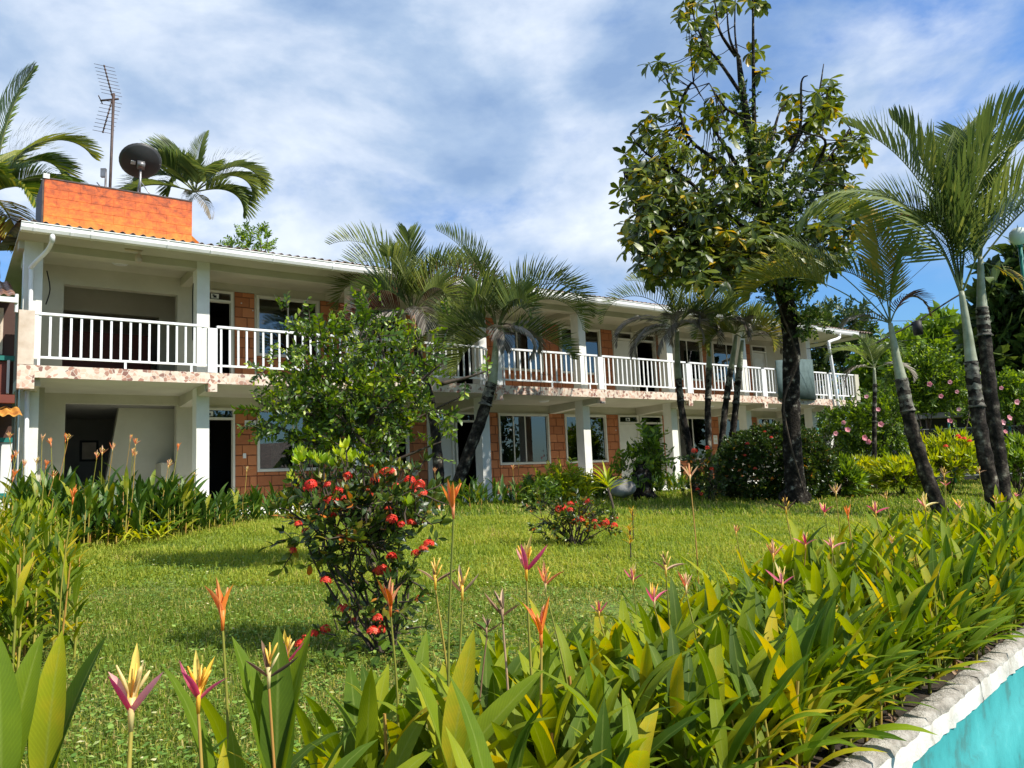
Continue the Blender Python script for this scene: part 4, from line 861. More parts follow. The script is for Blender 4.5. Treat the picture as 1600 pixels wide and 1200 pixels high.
palm('arching_palm', 'arching palm with a curved black trunk and pale green neck before the balcony', pB, .14, .12, at(777, 518, YB_), [
    F_(8, 78, 170, 2.9, **fk), F_(-5, 66, 155, 2.9, **fk), F_(-15, 50, 140, 2.5, **fk), F_(170, 74, 110, 3.0, **fk), F_(120, 80, 90, 3.1, **fk), F_(175, 84, 55, 2.8, **fk), F_(150, 50, 130, 2.6, **fk), F_(190, 35, 120, 2.0, **fk), F_(215, 15, 90, 1.6, **fk),
    F_(-22, -5, 50, 1.9, mat='palm', **fk), F_(-60, 55, 140, 1.9, **fk), F_(250, 60, 130, 1.9, **fk), F_(200, -20, 60, 1.4, **fk), F_(-30, 10, 150, 1.4, mat='palmdead', **fkd), F_(30, 30, 150, 1.5, mat='palmdead', **fkd), F_(280, 10, 120, 1.3, mat='palmdead', **fkd), F_(60, 60, 130, 2.2, **fk)],
    shaft=([at(769, 600, YB_), at(773, 565, YB_), at(777, 510, YB_)], .12, .05))
YC = 19.0
dk = dict(mat='palmdead', sag=1.5, ll=.5, n=30, lw=.028)
fc = dict(ll=.52, n=38, lw=.03, vup=1.0, A0=80, A1=48, sag=.22, power=1.5)
palm('thin_palm', 'thin palm with dark stem and grey dead fronds left of the slim palm group', [GY(1087, YC), at(1080, 715, YC), at(1065, 640, YC), at(1060, 590, YC)], .09, .075, at(1058, 512, YC), [
    F_(172, 66, 150, 2.5, **fc), F_(150, 80, 80, 2.0, **fc), F_(60, 78, 100, 2.1, **fc), F_(15, 62, 130, 2.1, **fc), F_(95, 85, 40, 1.8, **fc), F_(185, 25, 120, 1.9, **dk), F_(200, 5, 110, 1.6, **dk), F_(-20, 15, 130, 1.3, **dk), F_(250, 30, 140, 1.3, **dk), F_(160, 0, 80, 1.4, **dk), F_(-60, 10, 120, 1.2, **dk), F_(220, -20, 60, 1.1, **dk), F_(300, 40, 120, 1.4, **fc)],
    shaft=([at(1060, 592, YC), at(1058, 555, YC), at(1058, 515, YC)], .085, .05), group='thin palms before the right half of the balcony')
for lab, x0, pts_, cr, fr in (('thin palm with ringed grey stem in the middle of the slim group', 1108, [(1108, 720), (1106, 640), (1108, 575)], (1108, 512), [F_(20, 60, 130, 1.5, **fc), F_(160, 60, 140, 1.4, **fc), F_(-40, 20, 130, 1.3, **dk), F_(190, 20, 130, 1.3, **dk), F_(80, 80, 60, 1.4, mat='palmyel', **fc), F_(240, 40, 140, 1.2, **dk), F_(-80, 40, 120, 1.2, **fc)]),
                          ('thin leaning palm with black stem right of the ringed grey one', 1119, [(1123, 735), (1133, 640), (1142, 575)], (1150, 520), [F_(10, 50, 130, 1.6, mat='palm', **fc), F_(150, 55, 140, 1.3, **fc), F_(-30, 10, 120, 1.4, **dk), F_(210, 15, 120, 1.3, mat='palmyel', **fc), F_(80, 80, 70, 1.5, **fc), F_(270, 30, 120, 1.2, **dk)]),
                          ('rightmost thin leaning palm of the slim group before the balcony', 1134, [(1138, 735), (1148, 650), (1155, 575)], (1160, 528), [F_(0, 45, 130, 1.5, **fc), F_(40, 65, 120, 1.4, **fc), F_(-30, 5, 100, 1.3, **dk), F_(200, 30, 120, 1.2, **fc), F_(300, 25, 130, 1.3, mat='palmyel', **fc)])):
    palm('thin_palm', lab, [GY(x0, YC)]+[at(a_, b_, YC) for a_, b_ in pts_], .085, .07, at(cr[0], cr[1], YC), fr, shaft=([at(pts_[-1][0], pts_[-1][1]+3, YC), at(cr[0], cr[1]+4, YC)], .075, .04), group='thin palms before the right half of the balcony')
# ---- right-hand palms
YD = float(G(1467, 806)[1])
fd = dict(ll=.62, n=42, lw=.034, rr=.014, A0=75, A1=45, sag=.25)
palm('areca_palm', 'leaning palm with pale neck and dark trunk right of the almond tree', [GY(1468, YD), at(1448, 745, YD), at(1422, 660, YD), at(1408, 592, YD)], .125, .10, at(1391, 505, YD), [
    F_(176, 40, 105, 2.8, mat='palmyel', vup=1.0, sag=.35, ll=.80, n=46, lw=.036, power=2.6, A0=80, A1=50, start=.45), F_(165, 56, 40, 2.6, vup=.9, start=.5, ll=.5, n=24, lw=.03), F_(80, 86, 30, 2.3, mat='palmyel', vup=.3, ll=.6, n=46, lw=.032), F_(40, 80, 110, 2.2, vup=.9, A0=78, A1=45, ll=.6, n=38, lw=.034, sag=.3), F_(130, 74, 130, 2.2, vup=.9, A0=78, A1=45, ll=.55, n=38, lw=.032, sag=.3), F_(20, 60, 150, 1.3, mat='palmred', sag=1.2, ll=.35, n=26), F_(200, 15, 60, 1.1, mat='palmdead', sag=1.2, ll=.35, n=20)],
    shaft=([at(1409, 596, YD), at(1400, 555, YD), at(1391, 505, YD)], .10, .035))
YE = float(G(1554, 812)[1])
fe = dict(ll=.88, n=52, lw=.040, rr=.018, A0=74, A1=42, sag=.25)
palm('areca_palm', 'front palm of the tall right-hand pair with broad pale neck', [GY(1556, YE), at(1548, 760, YE), at(1530, 660, YE), at(1517, 565, YE)], .125, .10, at(1502, 462, YE), [
    F_(170, 78, 150, 3.9, vup=-.6, **fe), F_(60, 80, 80, 4.2, vup=1.05, **fe), F_(20, 78, 125, 5.2, vup=1.05, **fe), F_(8, 62, 80, 3.9, vup=1.05, **fe), F_(120, 86, 30, 3.6, vup=1.05, **fe), F_(14, 84, 75, 4.4, vup=1.05, **fe), F_(175, 84, 60, 3.6, vup=1.05, **fe), F_(-40, 66, 90, 2.6, **fe), F_(150, 80, 60, 2.4, **fe)],
    shaft=([at(1518, 570, YE), at(1512, 520, YE), at(1502, 455, YE)], .10, .04))
YF = YE+1.2
palm('areca_palm', 'rear palm of the tall right-hand pair with ringed brown trunk', [GY(1566, YF), at(1562, 720, YF), at(1548, 620, YF), at(1540, 540, YF), at(1534, 480, YF)], .13, .10, at(1532, 408, YF), [
    F_(10, 76, 90, 4.2, **fe), F_(170, 60, 120, 2.2, mat='palmred', ll=.5, n=40), F_(60, 82, 70, 4.0, **fe), F_(-10, 50, 70, 3.4, **fe), F_(100, 84, 45, 3.0, **fe), F_(-15, -30, 40, .9, mat='palmyel', sag=.8, ll=.3, n=18), F_(200, 55, 120, 1.8, **fe)],
    shaft=([at(1535, 490, YF), at(1533, 450, YF), at(1532, 402, YF)], .10, .04))
YG = 21.
palm('young_palm', 'young double-stemmed palm standing by the right end of the balcony', [GY(1366, YG), at(1366, 680, YG), at(1367, 600, YG)], .07, .05, at(1366, 575, YG), [
    F_(165, 55, 130, 1.5, ll=.4, n=30), F_(20, 60, 130, 1.4, ll=.4, n=30), F_(100, 80, 80, 1.3, ll=.4, n=30), F_(190, 10, 120, 1.2, mat='palmdead', sag=1.4, ll=.35, n=24), F_(-20, 15, 120, 1.2, mat='palmdead', sag=1.4, ll=.35, n=24), F_(60, 60, 120, 1.3, ll=.4, n=30)],
    shaft=([at(1367, 604, YG), at(1366, 575, YG)], .05, .03))
# ---- palms behind the house
YK = 26.
fq = dict(ll=1.05, n=56, lw=.075, rr=.03)
palm('coconut_palm', 'coconut palm with drooping fronds behind the orange parapet', [GY(312, YK), at(305, 500, YK), at(302, 380, YK)], .16, .13, at(305, 300, YK), [
    F_(172, 66, 160, 3.2, **fq), F_(160, 74, 120, 3.0, **fq), F_(176, 44, 140, 2.8, **fq), F_(140, 60, 140, 2.8, **fq), F_(70, 86, 25, 2.4, ll=.7, n=40, lw=.05), F_(8, 52, 150, 3.0, **fq), F_(-5, 34, 130, 2.6, **fq), F_(-12, 5, 100, 2.4, **fq), F_(-60, 20, 90, 2.6, **fq), F_(210, 10, 90, 2.8, **fq), F_(250, 30, 100, 2.6, **fq), F_(-80, -20, 50, 1.6, mat='palmdead', sag=1.4, ll=.5, n=30, lw=.04), F_(-40, -35, 40, 1.6, mat='palmdead', sag=1.4, ll=.5, n=30, lw=.04)],
    tmat='palmgrey')
YL = 19.
ck = dict(ll=1.0, n=70, lw=.05, rr=.03, sag=.8)
cr = at(-12, 300, YL)
pc = palm('coconut_palm', 'coconut palm with orange nuts at the left edge above the wooden house', [at(-20, 760, YL), at(-10, 500, YL), at(-12, 340, YL)], .15, .13, cr, [
    F_(12, 66, 125, 3.1, mat='coco', **ck), F_(20, 84, 22, 3.5, mat='coco', **ck), F_(-5, 20, 70, 2.3, mat='coco', **ck), F_(-30, 0, 60, 2.2, mat='coco', **ck), F_(-25, -45, 30, 2.2, mat='palmyel', **ck), F_(120, 60, 90, 3.0, mat='coco', **ck), F_(200, 30, 90, 2.8, mat='coco', **ck), F_(10, 60, 140, 2.2, mat='coco', **ck), F_(-70, 10, 90, 2.2, mat='coco', **ck)], tmat='palmgrey')
nut = mesh('coconut', lathe([(0, -.12), (.07, -.10), (.105, -.02), (.10, .06), (.05, .12), (0, .13)], 12), 'coconut', True)
for i in range(9): ob('coconut', nut, pc, mat=np.array(Matrix.Translation(Vector(at(8+U(-14, 16), 360+U(-22, 26), YL-.3+U(-.15, .15))-np.array(pc.location)))@Matrix.Rotation(U(-.5, .5), 4, 'X')))
sp_big = [spray(10, .16, .06, 'ell', .35, seg=3) for _ in range(3)]
bg_ = at(395, 385, 30.)
plant('leafy_tree', 'small bright leafy tree top showing above the roof beside the coconut palm', 'tree', GY(395, 30), sp_big, ['hib', 'twig'], [(bg_, (1.0, .8, .7)), (at(380, 395, 30), (.7, .7, .5))], 130, stems=5, stem_r=.06)

# ================================================================= SHRUBS AND LAWN PLANTS
# ---- lime tree
YLM = 7.3; lb = GY(583, YLM)
def e_(u, v, Y, ru, rv, rd=None, w=None):
    k = Y/FPX; c = at(u, v, Y); e = (c, (ru*k, (rd or (ru*.8))*k, rv*k)); return e+((w,) if w else ())
lsp = [spray(n_, .062, .030, 'ell', .17, seg=3, droop=.3) for n_ in (9, 10, 11, 9)]
ttr = tube(smoothpts([lb+np.array([0, 0, -.05]), at(577, 850, YLM), at(570, 760, YLM), at(575, 680, YLM), at(590, 600, YLM)], 5), list(np.linspace(.055, .03, 21)), 8, jit=.08)
ttr = cat([ttr]+[tube(smoothpts([at(a, b, YLM+q), at(c, d, YLM+q), at(e, f, YLM+q)], 5), list(np.linspace(.022, .006, 11)), 5) for a, b, c, d, e, f, q in
    ((575, 700, 520, 640, 440, 600, -.2), (575, 690, 540, 590, 480, 510, .2), (585, 640, 600, 560, 580, 490, 0), (585, 650, 650, 600, 700, 560, -.1), (580, 700, 640, 660, 720, 620, .1), (572, 740, 500, 700, 420, 660, .1), (690, 600, 730, 590, 760, 580, 0), (572, 740, 640, 710, 690, 690, .2))])
plant('lime_tree', 'small lime tree with a loose bright green crown hiding the middle of the building', 'tree', lb, lsp, ['lime', 'twig'],
    [e_(470, 650, YLM, 80, 50), e_(540, 620, YLM, 100, 75), e_(615, 620, YLM, 74, 66), e_(560, 700, YLM, 95, 32), e_(500, 545, YLM, 62, 45), e_(445, 575, YLM, 45, 26), e_(570, 530, YLM, 65, 45), e_(655, 555, YLM, 48, 44), e_(590, 480, YLM, 26, 22), e_(455, 495, YLM, 36, 14, 20), e_(680, 650, YLM, 24, 36), e_(715, 590, YLM, 50, 12, 20), e_(700, 500, YLM, 10, 34, 12), e_(680, 700, YLM, 18, 30, 12), e_(410, 640, YLM, 26, 26, 20)], 900, stems=0, n_obj=290, trunk=ttr, stem_mat='twig', hollow=.25, up=.35)
# ---- ixora shrubs with red flower heads
isp = [spray(7, .062, .028, 'ell', .15, seg=3, whorl=(k_ > 1)) for k_ in range(4)]
isn = [spray(7, .075, .036, 'ell', .10, seg=3, whorl=True) for k_ in range(2)]
hd = [mesh('flower_head', head(34, .040, .019), 'red', True) for _ in range(4)]
def ixora(label, base, ells, n, heads, hs, newl=(), nobj=0, stems=10, Y=4.5, sr=.012, group=None, sps=None):
    root, Ms_ = plant('ixora_shrub', label, 'shrub', base, sps or isp, ['ixora', 'twig'], ells, n, stems=stems, stem_r=sr, n_obj=nobj, hollow=.3, up=.6, group=group)
    for h in heads:
        p = at(h[0], h[1], Y+(h[2] if len(h) > 2 else U(-.25, .1))); ob('flower_head', random.choice(hd), root, mat=np.array(Matrix.Translation(Vector(p-np.array(base)))@Matrix.Rotation(U(-.8, .8), 4, 'X')@Matrix.Rotation(U(0, 6), 4, 'Z')@Matrix.Scale(hs*U(.6, 1.1), 4)))
    for q in newl:
        ms = []
        for _ in range(q[4]): ms.append(dirM((U(-.4, .4), U(-.4, .4), 1), at(q[0]+U(-q[2], q[2]), q[1]+U(-q[3], q[3]), Y+U(-.2, .2))-np.array(base), U(0, 6), U(.7, 1.1)))
        ob('new_leaves', merged('new_leaves', [(isn[0], np.array(ms), rng.random(len(ms))*.5)], ['ixnew', 'twig']), root)
    return root
YI = 4.45; ib = GY(598, YI)
ixora('red-flowering ixora shrub with bare lower stems in the middle of the lawn', ib,
    [e_(520, 790, YI, 60, 44), e_(600, 780, YI, 70, 46), e_(500, 830, YI, 40, 30), e_(640, 800, YI, 40, 30), e_(560, 830, YI, 60, 36), e_(620, 890, YI, 34, 26), e_(540, 890, YI, 30, 20), e_(560, 985, YI, 60, 16), e_(610, 930, YI, 34, 18), e_(650, 870, YI, 22, 12), e_(470, 860, YI, 20, 14), e_(655, 905, YI, 14, 18), e_(570, 850, YI, 60, 30), e_(590, 930, YI, 44, 40), e_(600, 985, YI, 40, 18)], 300,
    [(500, 798), (515, 760), (528, 768), (543, 744), (590, 748), (603, 740), (586, 752), (612, 738), (640, 752), (650, 762), (646, 768), (660, 772), (656, 758), (540, 782), (552, 781), (561, 778), (520, 784), (514, 783), (546, 797), (520, 806), (607, 796), (612, 813), (627, 820), (643, 818), (466, 820), (458, 861), (478, 831), (590, 895), (604, 893), (597, 890), (611, 871), (670, 851), (650, 866), (662, 858), (656, 938), (509, 909), (537, 953), (546, 972), (552, 970), (587, 975), (596, 984), (583, 988), (590, 968), (476, 997), (472, 1008), (490, 992), (508, 984), (580, 825), (575, 772), (620, 762), (486, 758), (480, 766)], .72,
    [(545, 735, 22, 8, 7), (465, 738, 14, 12, 4), (495, 735, 18, 12, 5), (512, 748, 6, 10, 3), (455, 775, 6, 6, 2), (632, 822, 5, 8, 2)], nobj=130, stems=12, Y=YI, sr=.010)
ws = [leaf(.07, .045, .4, .1, 3, 'ell')]
Ms_ = np.array([RM(U(0, 6.28), U(.0, .9), 0, (U(-.3, .75), U(-.35, .25), U(.0, .10)), U(.5, 1.2)) for _ in range(160)])
wr = empty('leafy_weeds', G(590, 1025), 'low round-leaved weeds at the foot of the red-flowering ixora', 'weeds'); ob('leaves', merged('leaves', [(ws[0], Ms_, rng.random(160)*.5)], 'hib'), wr, kind='stuff')
YS = float(G(893, 852)[1]); sb_ = GY(893, YS)
ixora('small spreading ixora shrub with coral flower heads farther up the lawn', sb_, [e_(900, 810, YS, 46, 20), e_(850, 800, YS, 26, 22), e_(890, 838, YS, 24, 14), e_(930, 818, YS, 26, 10), e_(945, 825, YS, 14, 10), e_(860, 830, YS, 30, 12)], 150,
    [(880, 793), (891, 788), (900, 788), (920, 785), (891, 798), (897, 817), (907, 814), (945, 817), (933, 824), (929, 815), (961, 810), (960, 822), (874, 796)], 1.15, nobj=60, stems=14, Y=YS, sr=.012)
# ---- clipped round bush and its neighbours
YR = YT+1.5; rb = GY(1200, YR)
rsp = [spray(8, .085, .042, 'ell', .16, seg=2, whorl=(k_ > 0)) for k_ in range(3)]; csp = [spray(9, .075, .040, 'ell', .08, seg=2, whorl=(k_ > 0)) for k_ in range(3)]
k_ = YR/FPX
rbr, _ = plant('round_bush', 'large dark clipped round bush behind the foot of the almond trunk', 'bush', rb, csp, ['ixora', 'twig'], [((at(1208, 732, YR)), (86*k_, 80*k_, 62*k_))], 5200, stems=5, stem_r=.03, n_obj=60, hollow=.86, up=.1, zmin=rb[2])
for u_, v_ in ((1168, 694), (1205, 684), (1164, 712), (1252, 735), (1195, 675), (1225, 716), (1180, 733), (1240, 690), (1215, 700)): ob('flower_head', random.choice(hd), rbr, mat=np.array(Matrix.Translation(Vector(at(u_, v_, YR-80*k_*.86)-rb))@Matrix.Scale(U(.7, 1.0), 4)))
ob_r = ixora('looser right shoulder of ixora growing beside the clipped round bush', GY(1300, YR+.7), [((at(1275, 735, YR+.7)), (38*k_, 45*k_, 46*k_)), ((at(1315, 755, YR+.5)), (35*k_, 40*k_, 30*k_))], 620, [(1290, 740), (1275, 720), (1312, 748)], 1.0, stems=5, Y=YR+.2, sps=rsp, sr=.02)
YQ = 16.5
ixora('tall ixora shrub with orange tinted leaves left of the round bush', GY(1108, YQ), [e_(1104, 752, YQ, 28, 26), e_(1098, 725, YQ, 24, 14)], 200, [(1112, 733), (1090, 765), (1096, 772), (1105, 700), (1085, 705)], 1.3, stems=8, Y=YQ-.4, sps=rsp, sr=.012)
# ---- yellow-green croton, dracaena, stump plant, rock
ysp = [spray(9, .12, .035, 'lance', .18, seg=3) for _ in range(3)]
YW = 15.6
plant('croton_shrub', 'yellow-green leafy shrub in front of the two-pane lower window', 'shrub', GY(900, YW), ysp, ['yelleaf', 'twig'], [e_(870, 762, YW, 38, 26), e_(905, 765, YW, 34, 22), e_(880, 740, YW, 20, 16)], 230, stems=8, stem_r=.012, hollow=.2, up=.8)
plant('leafy_shrub', 'dark green leafy shrub at the left foot of the croton', 'shrub', GY(850, YW-.4), ysp, ['hib', 'twig'], [e_(850, 775, YW-.4, 30, 16), e_(830, 765, YW, 16, 18)], 110, stems=6, stem_r=.012, hollow=.2, up=.8)
YX = float(G(957, 815)[1])
dr_ = empty('dracaena', GY(957, YX), 'young dracaena with a bright green leaf tuft on a thin brown stem', 'dracaena')
dc_ = at(950, 762, YX)-np.array(dr_.location)
ob('stem', mesh('stem', tube([(0, 0, -.02), dc_*.5+np.array([.02, 0, 0]), dc_], [.03, .022, .02], 7, jit=.08), 'twig', True), dr_)
lm = [mesh('leaf', leaf(.52, .055, c_, .35, 6, 'strap'), 'yelleaf', True) for c_ in (.3, .8, 1.3)]
for i in range(26): ob('leaf', random.choice(lm), dr_, mat=RM(U(0, 6.28), math.radians(U(5, 80)), 0, dc_+np.array([0, 0, U(-.05, .08)]), U(.65, 1.05)))
YU = 17.0; su = empty('stump_plant', GY(1007, YU), 'dark tree stump with a leafy plant sprouting from its top', 'stump')
ob('stump', mesh('stump', tube([GY(1007, YU), at(1004, 765, YU), at(1003, 740, YU), at(1000, 722, YU)], [.28, .20, .19, .10], 12, jit=.16), 'bark', True), su, True)
Ms_ = blob([e_(1015, 712, YU, 30, 20), e_(985, 735, YU, 28, 16), e_(1010, 690, YU, 14, 10)], 130, .2, .3); Ms_[:, :3, 3] -= np.array(su.location)
ob('foliage', merged('foliage', [(isp[0], Ms_[::2]*1.0, rng.random(len(Ms_[::2]))), (sp_big[0], Ms_[1::2], rng.random(len(Ms_[1::2])))], ['hib', 'twig']), su)
def rock(name, c, r, label, cat_):
    V = []; F = []; n = 12
    for i in range(9):
        a = math.pi*i/8
        for j in range(n): q = 2*math.pi*j/n; s_ = U(.86, 1.1); V.append((c[0]+r[0]*math.sin(a)*math.cos(q)*s_, c[1]+r[1]*math.sin(a)*math.sin(q)*s_, c[2]+r[2]*math.cos(a)*s_))
    for i in range(8):
        for j in range(n): F.append((i*n+j, (i+1)*n+j, (i+1)*n+(j+1) % n, i*n+(j+1) % n))
    o = ob(name, mesh(name, T(V, F), 'rock', True)); return put(o, label, cat_)
p_ = at(972, 757, 16.3); rock('garden_rock', p_-np.array([0, 0, .08]), (.30, .16, .18), 'pale grey boulder leaning between the dracaena and the stump', 'rock')
o = ob('dead_branch', mesh('dead_branch', tube(smoothpts([G(648, 811)+[0, 0, .03], G(656, 806)+[0, 0, .09], G(672, 804)+[0, 0, .07], G(678, 806)+[0, 0, .03]], 4), .028, 6, jit=.25), 'rock', True)); put(o, 'short pale dead branch lying on the grass right of the red ixora', 'branch')
# two small gold shoots on the lawn
for (u, v0, v1, lab) in ((990, 795, 845, 'upper of two small gold-leaved seedlings on the lawn'), (986, 825, 878, 'lower of two small gold-leaved seedlings on the lawn')):
    b_ = G(u, v1); r_ = empty('gold_seedling', b_, lab, 'seedling'); hh = (v1-v0)*b_[1]/FPX
    ob('stem', mesh('stem', tube([(0, 0, 0), (.01, 0, hh*.9)], .006, 5), 'twig'), r_)
    lm_ = leaf(.12, .02, .5, .3, 3, 'lance')
    ob('leaves', merged('leaves', [(lm_, np.array([RM(U(0, 6.28), U(.4, 1.3), 0, (0, 0, hh*U(.45, .95)), U(.6, 1)) for _ in range(26)]), rng.random(26))], 'goldtuft'), r_)
# ---- heliconias
HL = []
for i in range(10):
    L_ = U(.26, .38); HL.append(leaf(L_, L_*U(.14, .20), U(.25, 1.15), U(.2, .5), 7, 'lance', U(-.4, .4), x0=.0))
hl_mesh = {m_: [mesh('leaf', t_, m_, True) for t_ in HL] for m_ in ('heli', 'helidark')}
hl_dead = [mesh('leaf', leaf(.26, .035, c_, .8, 6, 'lance', .9), 'bdry', True) for c_ in (1.6, 2.3)]
stm = [mesh('stem', tube([(0, 0, -.03), (U(-.012, .012), U(-.012, .012), .5), (U(-.02, .02), U(-.02, .02), 1.0)], [.008, .006, .004], 6, cap=False), 'helistem', True) for _ in range(4)]
BR = [mesh('bract', leaf(.10, .026, c_, .95, 5, 'lance', x0=0), 'bpink', True) for c_ in (-.35,)]
brm = {}
for key in ('bpink', 'borange', 'byellow', 'bdry', 'bpeach'): brm[key] = [mesh('bract', leaf(.085, .021, c_, .9, 5, 'lance'), key, True) for c_ in (-.5, -.2, .3)]
def florets(mat, n=4):
    ts = []
    for i in range(n):
        d = np.array([U(-.5, .5), U(-.5, .5), 1.]); d /= np.linalg.norm(d); s0 = np.array([U(-.004, .004), U(-.004, .004), U(0, .02)]); ts.append(tinted(tube([s0, s0+d*U(.02, .032), s0+d*U(.035, .055)+np.array([0, 0, -.002])], [.0016, .0028, .0012], 5), U(0, .5)))
    ts.append(tube([(0, 0, -.03), (0, 0, .012)], [.003, .0055], 6)); return cat(ts)
flm = {k_: [mesh('flower', florets(k_), k_, True) for _ in range(3)] for k_ in ('borange', 'byellow', 'bdry')}
def flower(root, p, kind_, sc=1., yaw=None):
    """p relative to root: stalk, flower and its bracts"""
    bend = np.array([U(-.03, .03), U(-.03, .03), 0]); P_ = smoothpts([(0, 0, 0), p*.5+bend, p+np.array([0, 0, -.03*sc])], 4)
    ob('flower_stalk', mesh('flower_stalk', tube(P_, list(np.linspace(.0045, .0028, len(P_))*max(.8, sc)), 5, cap=False), 'bdry' if kind_ == 'black' else 'helistem', True), root)
    spec = {'orange': ('borange', 'borange', [(0, 72), (150, 68), (250, 60), (60, 80)]), 'pink': ('byellow', 'bpink', [(0, 35), (175, 50), (60, 65), (250, 60), (120, 78)]), 'peach': ('byellow', 'bpeach', [(0, 50), (180, 62), (80, 75), (270, 70)]), 'dry': ('byellow', 'bdry', [(0, 28), (185, 45), (90, 70)]), 'black': ('bdry', 'bdry', [(0, 20), (180, 40), (100, 60)]), 'yellow': ('byellow', 'byellow', [(0, 20), (180, 40), (60, 70), (240, 60), (120, 50)])}[kind_]
    f = ob('flower', random.choice(flm[spec[0]]), root, mat=np.array(Matrix.Translation(Vector(p))@Matrix.Scale(sc, 4)))
    y0 = U(-.5, .5) if yaw is None else yaw
    for i, (az, el) in enumerate(spec[2]):
        mm = spec[1] if not (kind_ == 'pink' and i in (2, 4)) else 'byellow'
        if kind_ == 'yellow' and i == 1: mm = 'bpink'
        ob('bract', random.choice(brm[mm]), f, mat=RM(y0+math.radians(az+U(-15, 15)), math.radians(el+U(-10, 10)), U(-.3, .3), (0, 0, -.01), U(.75, 1.1)))
def heli(p, h, n, lab, grp, leafmesh='heli', sc=1., fl=None, flp=None, lean=None, flsc=1., low=.15, elev=(48, 84)):
    r = empty('heliconia', p, lab, 'heliconia', grp)
    ob('stem', random.choice(stm), r, mat=np.array(Matrix.Diagonal((1.1*sc, 1.1*sc, h*.95, 1))))
    y0 = U(0, 6.28)
    r.rotation_euler = (U(-.10, .10), U(-.04, .14), 0)
    for i in range(n):
        t = low+(1-low)*(i+.5)/n; y = y0+math.pi*(i % 2)+U(-.8, .8); el = math.radians(elev[0]+(elev[1]-elev[0])*t+U(-12, 10))
        M_ = RM(y, el, U(-.4, .4), (0, 0, h*t*.82), sc*U(.8, 1.12)*(.8+.3*math.sin(math.pi*t)))
        ob('leaf', random.choice(hl_dead if (t < .35 and random.random() < .10) else hl_mesh[leafmesh]), r, mat=M_)
    if fl and flp is not None and grp == 'heliconias of the poolside hedge': r.rotation_euler = (0, 0, 0)
    if fl: flower(r, np.array(flp) if flp is not None else np.array([U(-.08, .08), U(-.08, .08), h*U(1.15, 1.7)]), fl, flsc)
    return r
PLn = LP[0]*LN[0]+LP[1]*LN[1]
def hedgeY(u, w):
    r = ray(u, 900); k = r[0]/r[1]; return (w+PLn)/(k*LN[0]+LN[1])
hero = [(205, 1105, 'pink', .35, 1.35, 'large pink and yellow flower low in the bottom left corner'), (310, 1088, 'pink', .45, 1.1, 'pink and yellow flower splayed over the lawn at bottom left'), (348, 962, 'orange', .62, 1.1, 'single upright orange flower on a thin stalk over the left lawn'), (420, 1052, 'dry', .4, 1.0, 'withered peach flower beside an upright dark leaf at bottom left'), (447, 1032, 'pink', .45, .9, 'narrow pink flower between two upright yellow-green leaves'),
    (610, 945, 'orange', .65, 1.05, 'orange flower against the base of the red-flowering ixora'), (708, 792, 'orange', .45, 1.05, 'tallest orange flower on a long straight stalk in the picture centre'), (680, 905, 'dry', .6, 1.0, 'pale yellow withered flower right of the red ixora'), (722, 922, 'dry', .5, 1.0, 'peach withered flower below the tallest orange one'), (785, 958, 'black', .45, 1.0, 'dried black flower on a black stalk at the centre'),
    (760, 985, 'black', .6, .7, 'small dried black flower left of the big orange flower'), (822, 888, 'pink', .5, 1.25, 'large pink and yellow flower right of the picture centre'), (852, 912, 'peach', .6, .9, 'peach flower just right of the large pink and yellow one'), (845, 990, 'orange', .35, 1.25, 'wide orange flower low at the centre of the hedge'), (936, 956, 'pink', .6, .7, 'small pink flower over the short grass at centre right'), (989, 905, 'pink', .8, .8, 'slim pink flower in front of the gold seedlings'),
    (1022, 938, 'pink', .5, .95, 'pink flower with a tall upright bract'), (1040, 888, 'dry', .6, 1.1, 'dry beige flower with widely spread bracts'), (1072, 918, 'peach', .45, .9, 'orange-pink flower before a broad yellow-green leaf'), (1208, 868, 'peach', .55, 1.0, 'cream and peach flower rising from the middle of the right hedge'), (1222, 910, 'pink', .25, 1.0, 'cerise flower half hidden among the right hedge leaves'), (1228, 795, 'dry', .9, 1.1, 'pale withered flower in front of the almond trunk foot'),
    (1258, 850, 'pink', .6, 1.0, 'pink flower with two opposite bracts right of the almond trunk'), (1300, 855, 'pink', .45, 1.0, 'yellow and pink flower above the dense right hedge'), (1325, 806, 'orange', .7, 1.0, 'salmon orange flower forked in two over the right hedge'), (1288, 800, 'pink', .8, .9, 'small pink flower left of the salmon orange one'), (1368, 800, 'pink', .6, 1.05, 'pink-tipped yellow flower left of the leaning palm foot'), (1306, 770, 'dry', .95, 1.0, 'forked pale pink flower high over the right hedge'),
    (1445, 790, 'yellow', .5, 1.3, 'large yellow and cerise flower in front of the leaning palm foot'), (1475, 742, 'dry', .8, 1.1, 'tall pale flower with spread bracts between the palms'), (1500, 792, 'yellow', .6, 1.1, 'pale yellow flower left of the twin palm trunks'), (1556, 785, 'dry', .5, 1.0, 'beige flower crossing the foot of the twin palms'), (1385, 778, 'dry', .9, .8, 'small withered flower above the pink-tipped yellow one'), (1150, 832, 'peach', .9, .6, 'tiny pale flower at the left end of the dense hedge'), (1530, 738, 'dry', .7, .9, 'withered yellow flower just left of the twin palm trunks'), (1395, 850, 'dry', .3, .8, 'brown shrivelled flower deep in the right hedge'), (1078, 745, 'peach', 1.3, 1.1, 'tall orange flower leaning before the orange tinted shrub')]
for u, v, kd, w, sc_, lab in hero:
    Y_ = hedgeY(u, w); top = at(u, v, Y_); bx = top[0]+U(-.04, .07); by = top[1]+U(-.05, .05); b = np.array([bx, by, float(lawn_z(bx, by))]); h_ = min(.42, (top[2]-b[2])*.6)
    heli(b, h_, 4 if u > 380 else 3, 'heliconia with '+lab, 'heliconias of the poolside hedge', sc=1.0, fl=kd, flp=top-b, flsc=sc_, lean=None)
